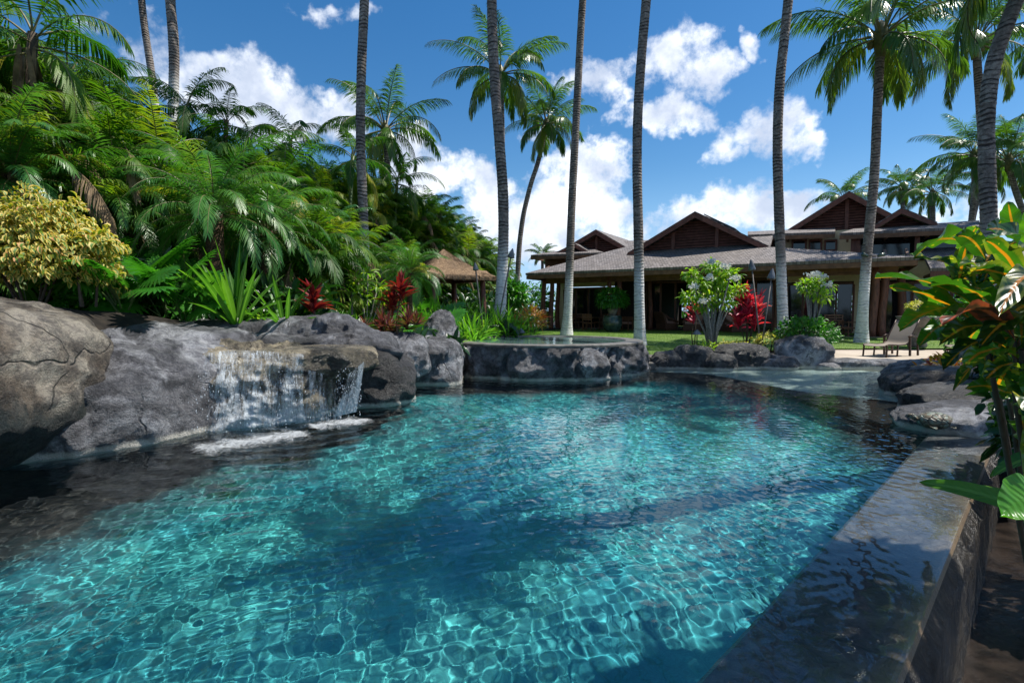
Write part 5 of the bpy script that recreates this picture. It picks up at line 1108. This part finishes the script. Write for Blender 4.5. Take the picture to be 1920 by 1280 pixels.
# ================================================================ patio furniture
def chair(name, label, p, rz, w_=.5, d_=.5, sh=.45, bh=.92, mat='furn', cush=None, slats=4, arms=False, group=None, s=1.):
    t = thing(name, label, 'chair', p, rz, group, True); t.scale = (s,)*3; a = w_/2; b = d_/2
    for x, y, h in [(-a, -b, sh if not arms else sh+.22), (a, -b, sh if not arms else sh+.22), (-a, b, bh), (a, b, bh)]: child(MB().beam((x, y, 0), (x, y+(.06 if y > 0 else 0), h), .045, .045, (0, 1, 0)), 'leg', M[mat], t)
    child(MB().box((-a-.02, -b-.02, sh-.05), (a+.02, b, sh)), 'seat', M[mat], t); m = MB()
    for k in range(slats): z = sh+.14+(bh-sh-.2)*k/max(1, slats-1); m.box((-a+.025, b+.02, z), (a-.025, b+.045, z+.06))
    child(m, 'backrest', M[mat], t)
    if arms:
        for x in (-a, a): child(MB().box((x-.035, -b-.03, sh+.22), (x+.035, b+.02, sh+.25)), 'armrest', M[mat], t)
    if cush: child(MB().box((-a+.03, -b+.01, sh+.002), (a-.03, b-.02, sh+.09)), 'cushion', M[cush], t)
    return t
FZ = .33
def F(px, py): return GP(px, py, FZ)
GC = 'dining chairs on the patio'
for k, (px, py, rz, lab) in enumerate([(1104, 620, pi-.5, 'wooden dining chair with its back turned, in the middle of the patio dining set'), (1083, 618, .9, 'dining chair at the left end of the patio table'), (1126, 618, -1.2, 'dining chair right of the patio table, next to the big plant pot'), (1092, 616, 0, 'dining chair on the far side of the patio table')]): chair('dining_chair', lab, F(px, py), rz, group=GC, s=1.05)
t = thing('dining_table', 'wooden dining table on the left part of the patio', 'table', F(1104, 616.5), -TH, None, True)
child(MB().box((-1.0, -.5, .70), (1.0, .5, .745)), 'tabletop', M['furn'], t)
for x in (-.9, .9):
    for y in (-.42, .42): child(MB().box((x-.04, y-.04, 0), (x+.04, y+.04, .70)), 'leg', M['furn'], t)
chair('side_chair', 'low wooden armchair between the plant pot and the pale based palm', F(1172, 620), -.6, .62, .6, .42, .8, 'furn', 'cushion', 3, True)
t = chair('garden_armchair', 'wooden slatted armchair on the patio behind the small plumeria', F(1568, 629.5), -.2, .75, .65, .42, .98, 'furn', None, 4, True)
chair('garden_armchair', 'lower wooden armchair beside the palm behind the lounger', F(1594, 630), .8, .8, .65, .4, .72, 'furn', None, 3, True)
def wicker_chair(label, p, rz, w_=.85):
    t = thing('wicker_armchair', label, 'armchair', p, rz, 'wicker armchairs of the living room', True); a = w_/2
    child(MB().box((-a, -.45, .05), (a, .42, .42)), 'base', M['wicker'], t); 
    mb = MB(); P = []; 
    mb.prism([(-a, .3, .40), (a, .3, .40), (a*1.05, .5, .98), (a*.7, .53, 1.08), (-a*.7, .53, 1.08), (-a*1.05, .5, .98)], (0, .1, .02)); child(mb, 'backrest', M['wicker'], t)
    for s in (-1, 1): child(MB().tube([(s*a, -.42, .5), (s*a*1.06, -.1, .62), (s*a*1.04, .2, .72), (s*a, .42, .95)], [.07, .075, .07, .05], 8), 'armrest', M['wicker'], t, True)
    child(MB().box((-a+.08, -.4, .42), (a-.08, .3, .55)), 'cushion', M['cushion'], t); child(MB().prism([(-a+.12, .27, .56), (a-.12, .27, .56), (a-.15, .40, .9), (-a+.15, .40, .9)], (0, -.1, .03)), 'pillow', M['cushion'], t)
    for x in (-a+.06, a-.06):
        for y in (-.38, .36): child(MB().box((x-.03, y-.03, 0), (x+.03, y+.03, .05)), 'leg', M['furn'], t)
wicker_chair('wicker armchair with pink cushions turned to the right, behind the pale based palm', F(1250, 619), 1.9, .95)
wicker_chair('wicker armchair half hidden behind the white flowered tree', F(1302, 621), -.6, 1.0)
wicker_chair('wicker armchair behind the magenta plant', F(1378, 623), .2, 1.0)
p = F(1148, 622); t = thing('plant_pot', 'big dark glazed pot with a bushy green plant by the patio posts', 'potted plant', p, 0, None, True)
child(MB().lathe([(.30, 0), (.46, .15), (.54, .45), (.48, .78), (.42, .86), (.46, .9), (.40, .9), (.36, .8), (.01, .78)], 28), 'pot', M['pot'], t, True)
rg = np.random.RandomState(6); mb = MB(); d, pp = dome_pts(rg, 900, (.82, .6, .6), -.6); m = len(d); blades(mb, pp+np.array([0, 0, 1.75]), nz(d+rg.normal(0, .4, d.shape)), nz(d+np.array([0, 0, .8])), .26, .08, .8, 3, None, .2, np.clip(rg.normal(.5, .2, m), 0, 1), 3); child(mb, 'leaves', M['bush'], t, True)
child(MB().tube([(0, 0, .7), (0, 0, 1.8)], .07, 8), 'stem', M['woody'], t); child(MB().lathe([(.1, .8), (.22, .95), (.28, 1.25), (.22, 1.3), (.05, 1.2)], 16), 'inner_pot', M['sill'], t, True)
p = AT(1722, 590, 18.6); t = thing('planter_bowl', 'grey stone planter bowl at the right end of the patio', 'planter', (p.x, p.y, .2), 0, None, True)
child(MB().lathe([(.25, 0), (.3, .1), (.22, .35), (.35, .7), (.6, 1.0), (.66, 1.1), (.58, 1.1), (.4, .9), (.01, .85)], 28), 'bowl', M['sill'], t, True)

for k, (px, py, D, r, lab) in enumerate([(985, 575, 36, (1.9, 1.2, 1.7), 'leafy green shrub mass left of the house posts'), (1040, 580, 50, (4.5, 2, 1.9), 'tall green shrubs seen between the left house posts'), (955, 560, 30, (.9, .8, 1.0), 'light green shrub between the two slim trunks left of the house')]):
    shrub('green_bush', lab, 'shrub', AT(px, py, D), r, 1500, .34, .13, 'bush', 4, 300+k, lo=-.9)
for k, u in enumerate((4, 8, 12, 16, 20, 25)):
    p = HO+ud*u+vd*18+Vector((0, 0, 1.7)); shrub('green_bush', ['leftmost shrub seen through the open rooms of the house', 'second shrub from the left behind the open rooms', 'third shrub behind the open rooms', 'fourth shrub behind the open rooms', 'fifth shrub behind the open rooms', 'rightmost shrub behind the open rooms'][k], 'shrub', p, (2.6, 1.5, 2.1), 900, .5, .2, 'bush', 3, 310+k, lo=-.9, group='shrubs behind the open rooms')

# ================================================================ thatched hut
gc = AT(832, 520, 21.2); gz0 = .55; hut = thing('thatched_hut', 'small open hut with thatched pyramid roof between the hedge and the lawn', 'hut', (gc.x, gc.y, gz0), 0)
cor = [Vector((gc.x+2.15*cos(a), gc.y+2.15*sin(a), 2.82)) for a in (R(-8), R(82), R(172), R(262))]; apx = Vector((gc.x, gc.y, AT(832, 467, gc.y).z))
mb = MB(); n = 16; rg = np.random.RandomState(2)
for k in range(4):
    a, b_ = cor[k], cor[(k+1) % 4]; V = []
    for q in np.linspace(0, 1, n):
        e = a.lerp(b_, q)
        for s in np.linspace(0, 1, n):
            p = e.lerp(apx, s); p.z += -.18*sin(pi*s)*.6+rg.normal(0, .012)+(.09*(1-abs(s-.2)/.05) if abs(s-.2) < .05 else 0)-(.05*rg.rand() if s == 0 else 0); V.append(tuple(p))
    mb.add(V, [grid(n, n)])
    V2 = [(*cor[k], ), (*cor[(k+1) % 4],)]; 
    mb.prism([a+Vector((0, 0, -.16)), b_+Vector((0, 0, -.16)), b_+Vector((0, 0, .0)), a+Vector((0, 0, 0))], ((gc.x-(a.x+b_.x)/2)*.12, (gc.y-(a.y+b_.y)/2)*.12, 0))
mb.build('thatch_roof', M['thatch'], hut)
sp = MB(); n = 2600; k = rg.randint(0, 4, n); q = rg.rand(n); s = rg.rand(n)**1.3*.97
Aa = np.array([tuple(c) for c in cor]); E_ = Aa[k]*(1-q)[:, None]+Aa[(k+1) % 4]*q[:, None]; ap = np.array(tuple(apx)); Pp = E_*(1-s)[:, None]+ap*s[:, None]; Pp[:, 2] += -.10*np.sin(pi*s)+.02
dn = nz(E_-ap); blades(sp, Pp, nz(dn+rg.normal(0, .12, dn.shape)), [0, 0, 1], rg.uniform(.15, .35, n), .03, .3, 2, np.array([1, 1, .4]), 0, rg.rand(n), 2); sp.build('thatch_ends', M['thatch'], hut)
for c in cor:
    p = Vector((gc.x, gc.y, 0))+(c-Vector((gc.x, gc.y, c.z)))*.72; MB().tube([(p.x, p.y, .4), (p.x+.04, p.y, 1.7), (p.x, p.y, 3.05)], [.13, .11, .1], 10).build('post', M['post'], hut, True)
for k in range(4):
    p0 = Vector((gc.x, gc.y, 0))+(cor[k]-Vector((gc.x, gc.y, 0)))*.72; p1 = Vector((gc.x, gc.y, 0))+(cor[(k+1) % 4]-Vector((gc.x, gc.y, 0)))*.72; MB().beam((p0.x, p0.y, 2.72), (p1.x, p1.y, 2.72), .12, .16).build('beam', M['post'], hut)

# ================================================================ torches, lights
def torch(label, base, head, D, r=.10, h=.28, mat='torch', grp='garden torches'):
    b = AT(*base, D); b.z = gzf(b.x, b.y); hd = AT(*head, D); t = thing('garden_torch', label, 'torch', b, 0, grp)
    MB().tube([b+Vector((0, 0, -.1)), hd], [.024, .02], 8).build('pole', M['pole'], t, True); ax = (hd-b).normalized(); Mx = ax.to_track_quat('Z', 'Y').to_matrix().to_4x4(); Mx.translation = hd
    hm = MB().lathe([(.02, -.04), (r*.95, -.02), (r, 0), (r*.72, h*.4), (r*.3, h*.85), (.012, h)], 18); V = np.vstack(hm.V); hm.V = [np.array([tuple(Mx @ Vector(v)) for v in V])]; hm.build('head', M[mat], t, True)
torch('torch leaning left with a dark cone head, above the magenta plant', (1430, 655), (1410, 505), 14.9)
torch('torch leaning right with a pale cone head, crossing another torch', (1424, 656), (1446, 522), 14.8, .11)
torch('torch with bluish head left of the trunk beside the hut', (908, 600), (892, 505), 15.0, .085, .2)
torch('torch with white cone head leaning across the trunk beside the hut', (927, 610), (958, 482), 16.0, .11, .26)
torch('dark torch in the planting below the straight bare trunk', (661, 640), (660, 562), 12.2, .07, .18, 'metalb')
def cone(label, px, py, D, h=.42):
    p = AT(px, py, D); zb = gzf(p.x, p.y); t = thing('path_light', label, 'path light', (p.x, p.y, zb), 0, 'cone path lights')
    MB().tube([(p.x, p.y, zb-.05), (p.x, p.y, p.z)], .014, 8).build('post', M['metalb'], t); MB().lathe([(.125, 0), (.128, .01), (.02, .13), (.005, .14)], 20, tuple(p)).build('shade', M['torch'], t, True)
cone('cone shaded path light standing behind the dark rounded stone', 1307, 627, 14.6)
cone('cone shaded path light at the foot of the orange croton', 977, 624, 15.6)
p = AT(1636, 480, 20.6); t = thing('tree_spotlight', 'small green spotlight pair strapped to the palm behind the lounger', 'spotlight', p, 0)
for s in (-1, 1): MB().tube([p+Vector((s*.2, 0, 0)), p+Vector((s*.42, -.05, .07))], [.05, .075], 10).build('lamp_head', M['pot'], t, True)
MB().tube([p+Vector((.23*cos(a), .2+.23*sin(a), 0)) for a in np.linspace(0, 2*pi, 16)], .015, 6, 0, False).build('strap', M['dark'], t)

# ================================================================ loungers
def lounger(label, p, rz):
    t = thing('sun_lounger', label, 'sun lounger', p, rz, 'sun loungers on the sandy deck', True); W_ = .62; zS = .36; ba = R(52); BL = .85; x1 = 1.22
    prof = [(0, zS-.03), (.08, zS), (.35, zS-.005), (.7, zS-.03), (1.05, zS-.02), (x1, zS+.03), (x1+BL*.3*cos(ba)-.02, zS+BL*.3*sin(ba)+.03), (x1+BL*cos(ba), zS+BL*sin(ba)+.03)]
    m = MB(); q = np.array(prof); nseg = len(q); tt = np.linspace(0, 1, 24); xs = np.interp(tt, np.linspace(0, 1, nseg), q[:, 0]); zs = np.interp(tt, np.linspace(0, 1, nseg), q[:, 1]); ys = np.linspace(-W_/2+.02, W_/2-.02, 7)
    V = [(x, y, z-.02*(1-(2*y/W_)**2)+dz) for dz in (0, -.012) for x, z in zip(xs, zs) for y in ys]; gi = grid(7, 24); m.add(V, [gi[:, ::-1], gi+168]); child(m, 'sling', M['sling'], t, True)
    for s in (-1, 1):
        y = s*W_/2; child(MB().tube([(x, y, z) for x, z in zip(xs, zs)], .019, 8), 'side_rail', M['metalb'], t, True)
        for x in (.06, .62): child(MB().beam((x, y, zS-.03), (x-.03, y*1.02, 0), .035, .035, (0, 1, 0)), 'leg', M['metalb'], t)
        child(MB().beam((1.18, y*1.12, .56), (1.22, y*1.12, 0), .05, .05, (0, 1, 0)), 'leg', M['metalb'], t)
        child(MB().beam((1.62, y*1.12, .42), (1.66, y*1.12, 0), .045, .045, (0, 1, 0)), 'leg', M['metalb'], t)
        child(MB().tube([(1.1, y*1.12, .57), (1.3, y*1.12, .6), (1.55, y*1.12, .55), (1.62, y*1.12, .42)], .022, 8), 'armrest', M['metalb'], t, True); child(MB().beam((.06, y*1.01, .2), (1.2, y*1.06, .2), .022, .022), 'stretcher', M['metalb'], t)
    child(MB().beam((.05, -W_/2, .22), (.05, W_/2, .22), .025, .025), 'cross_bar', M['metalb'], t); child(MB().tube([(xs[-1], -W_/2, zs[-1]), (xs[-1], W_/2, zs[-1])], .02, 8), 'top_rail', M['metalb'], t, True)
lounger('tan sling sun lounger standing in the open on the sandy deck', (10.45, 15.35, .167), R(28))
lounger('sun lounger half hidden behind the big croton leaves', (12.35, 14.75, .167), R(24))

# ================================================================ turtle
bt = bvh([o for o in bpy.data.objects if o.type == 'MESH' and o.get('label', '').startswith(('flat grey rock that', 'big smooth dark'))])
hit = bt.ray_cast(Vector((0, 0, 1.5)), ray(1762, 800).normalized(), 30)[0]; tp = (hit if hit else AT(1762, 792, 6.75))+Vector((0, .08, -.01)); t = thing('turtle_statue', 'bronze turtle statue resting on the flat grey rock', 'statue', tp, 0); TM = Matrix.Translation(tp) @ Matrix.Rotation(R(165), 4, 'Z')
def tloc(mb): V = np.vstack(mb.V); mb.V = [np.array([tuple(TM @ Vector(v)) for v in V])]; return mb
m = boulder((0, 0, .07), (.19, .15, .10), seed=77, p=2.1, amp=.02, res=30); tloc(m).build('shell', M['shell'], t, True)
tloc(MB().tube([(.13, 0, .05), (.20, 0, .08), (.25, 0, .12), (.29, 0, .12)], [.035, .028, .036, .018], 10)).build('head', M['shell'], t, True)
for sx, sy, l in [(.1, 1, .14), (.1, -1, .14), (-.12, 1, .09), (-.12, -1, .09)]:
    mm = MB(); blades(mm, [(sx, sy*.09, .03)], [(-.25, sy, -.1)], [(0, 0, 1)], l, .07, .1, 4, None, .1); tloc(mm).build('flipper', M['shell'], t, True)

# ================================================================ big croton at the right edge
def bigleaf(mb, b, tpp, wd, arch=.06, roll=0., tint=.5, seed=0, wavy=.012, mi=0):
    b = Vector(b); tpp = Vector(tpp); L = (tpp-b).length; ax = (tpp-b).normalized(); sd_ = ax.cross(Vector((0, 0, 1)))
    if sd_.length < .2: sd_ = Vector((1, 0, 0))
    sd_.normalize(); nn_ = sd_.cross(ax); c_ = cos(roll); s_ = sin(roll); S = sd_*c_+nn_*s_; N = nn_*c_-sd_*s_
    n = 18; q = np.linspace(0, 1, n); pr = np.clip(np.sin(pi*np.clip(q*.93+.045, 0, 1))**.62, 0, 1)*np.interp(q, [0, .08, .2, 1], [.12, .45, .95, 1]); pr[-1] = .02
    rg = np.random.RandomState(seed); ph = rg.uniform(0, 6, 2); V = []; A = []
    for k in range(n):
        c = np.array(tuple(b+(tpp-b)*q[k]))+np.array([0, 0, 1])*arch*4*q[k]*(1-q[k])
        for s in (-1, -.55, 0, .55, 1):
            w_ = wd/2*pr[k]*s; z = abs(s)**1.3*wd*.13+wavy*abs(s)*sin(q[k]*17+ph[0 if s > 0 else 1])*pr[k]; V.append(c+np.array(tuple(S))*w_+np.array(tuple(N))*z); A.append((abs(s), q[k], tint))
    mb.add(V, [grid(5, n)], A, mi)
cro = thing('croton', 'large croton at the right edge with long green leaves, orange ribs and red tinges', 'plant', (1.75, 1.75, -.9)); gm = MB(); em_ = MB(); rm_ = MB(); sm = MB()
LV = [((1850, 592, 1.30), (1640, 522, 1.12), .105, .03, .5, 'g'), ((1835, 610, 1.32), (1668, 540, 1.22), .085, .02, .75, 'g'), ((1895, 612, 1.3), (1745, 537, 1.15), .09, .035, .6, 'g'),
      ((1815, 462, 1.4), (1716, 482, 1.2), .11, .03, .8, 'g'), ((1832, 545, 1.45), (1712, 486, 1.3), .085, .03, .25, 'g'), ((1850, 490, 1.3), (1794, 444, 1.2), .07, .02, .4, 'g'),
      ((1800, 478, 1.5), (1830, 426, 1.4), .07, .0, .8, 'g'), ((1795, 540, 1.4), (1812, 458, 1.35), .07, .0, .4, 'g'), ((1925, 545, 1.25), (1848, 452, 1.15), .075, .02, .6, 'e'),
      ((1945, 500, 1.2), (1845, 432, 1.1), .085, .03, .3, 'g'), ((1950, 575, 1.2), (1818, 510, 1.08), .10, .03, .35, 'g'), ((1810, 590, 1.35), (1686, 622, 1.15), .095, .03, .9, 'g'),
      ((1785, 610, 1.4), (1722, 652, 1.25), .07, .02, .7, 'g'), ((1905, 640, 1.2), (1768, 612, 1.02), .085, .05, .6, 'r'), ((1870, 625, 1.3), (1760, 648, 1.15), .085, .03, .15, 'g'),
      ((1890, 655, 1.3), (1768, 694, 1.15), .09, .04, .1, 'g'),  
      ((1960, 540, 1.15), (1872, 594, 1.0), .085, .05, .1, 'g'), ((1905, 455, 1.4), (1890, 380, 1.35), .07, .0, .6, 'g'), ((1930, 470, 1.3), (1935, 395, 1.25), .08, .0, .9, 'g'),
      ((1880, 520, 1.4), (1800, 500, 1.3), .07, .02, .3, 'g'), ((1900, 600, 1.35), (1790, 560, 1.3), .09, .02, .2, 'g'), ((1860, 560, 1.5), (1780, 520, 1.45), .08, .02, .3, 'g'), ((1930, 700, 1.25), (1845, 715, 1.15), .08, .03, .1, 'g'),
      ((1950, 610, 1.2), (1835, 655, 1.12), .09, .04, .15, 'g'), ((1880, 480, 1.5), (1840, 545, 1.45), .08, .03, .4, 'g'), ((1925, 520, 1.4), (1895, 575, 1.35), .08, .03, .6, 'g')]
rg = np.random.RandomState(12)
for k, (b0, t0, wd, ar, ti_, kd) in enumerate(LV): bigleaf(rm_ if kd == 'r' else em_ if (kd == 'e' or k % 3 == 1) else gm, AT(*b0), AT(*t0), wd*.64, ar, rg.normal(0, .35), ti_, k)
whorls = [AT(1832, 560, 1.45), AT(1905, 620, 1.4), AT(1880, 500, 1.5), AT(1960, 560, 1.3), AT(1880, 670, 1.6), AT(1852, 655, 1.35), AT(1900, 715, 1.3), AT(1915, 655, 1.25), AT(1935, 780, 1.45), AT(1925, 840, 1.5), AT(1950, 820, 1.3), AT(1990, 460, 1.4), AT(1850, 610, 1.75), AT(1920, 560, 1.8), AT(1890, 700, 1.85)]
for h in whorls:
    for k in range(11):
        a = k*2.4+rg.rand(); e = R(rg.uniform(-35, 60)); L = rg.uniform(.16, .26); d_ = Vector((cos(e)*cos(a), cos(e)*sin(a), sin(e))); b0 = h+Vector((0, 0, rg.uniform(-.06, .04)))+d_*.015; e1 = b0+d_*L+Vector((0, 0, -.06))
        dpt = e1.y
        if e1.y < .75 or e1.x/e1.y < .83 or (e1.z < 1.5-.17*e1.y and e1.x/e1.y < .93): continue
        bigleaf((gm, em_, em_, gm, gm, gm, em_, rm_)[rg.randint(8)], b0, e1, rg.uniform(.042, .06), .03, rg.normal(0, .4), rg.uniform(.05, .95), 100+k)
    sm.tube([(1.75+rg.normal(0, .05), 1.75+rg.normal(0, .05), -.92), (h.x*.4+1.75*.6+.12, h.y*.4+1.75*.6, h.z*.5-.3), h], [.010, .008, .006], 7, 0, False)
gm.build('green_leaves', M['croton'], cro, True); em_.build('yellow_edged_leaves', M['crotonedge'], cro, True); rm_.build('red_leaves', M['crotonred'], cro, True); sm.build('stems', M['woody'], cro, True)
# leaves at the lower right edge
mb = MB(); bigleaf(mb, AT(1990, 985, 1.25), AT(1725, 905, 1.55), .048, .02, .9, .6, 3, 0); bigleaf(mb, AT(1980, 970, 1.3), AT(1760, 915, 1.6), .03, .03, .4, .9, 4, 0); bigleaf(mb, AT(1995, 860, 1.5), AT(1858, 896, 1.6), .06, .03, .5, .3, 7, 0)
b0 = AT(2000, 1000, 1.25); mb.tube([(1.9, 1.55, -.95), AT(1992, 985, 1.25)], .012, 6, 0, False)
solo('edge_strap_plant', mb, M['strap'], 'narrow green strap leaves reaching in over the infinity edge', 'plant', smooth=True)
mb = MB(); bigleaf(mb, AT(1965, 925, 1.0), AT(1874, 968, .97), .085, .015, .8, .8, 5, .006); bigleaf(mb, AT(1990, 950, 1.05), AT(1925, 1010, 1.0), .11, .015, .8, .5, 6, .006); mb.tube([(1.5, 1.2, -.95), AT(1985, 925, 1.02)], .01, 6, 0, False)
solo('edge_round_leaf_plant', mb, M['bush'], 'broad round green leaf at the right edge below the strap leaves', 'plant', smooth=True)
# tree just right of the view, shading the near end of the coping
shrub('shade_tree', 'leafy tree right of the view that shades the near end of the coping', 'tree', (4.5, 3.0, 4.5), (.95, .85, 1.1), 1500, .3, .11, 'bush', 7, 96, lo=-1, zb=-.9, sr=.05)
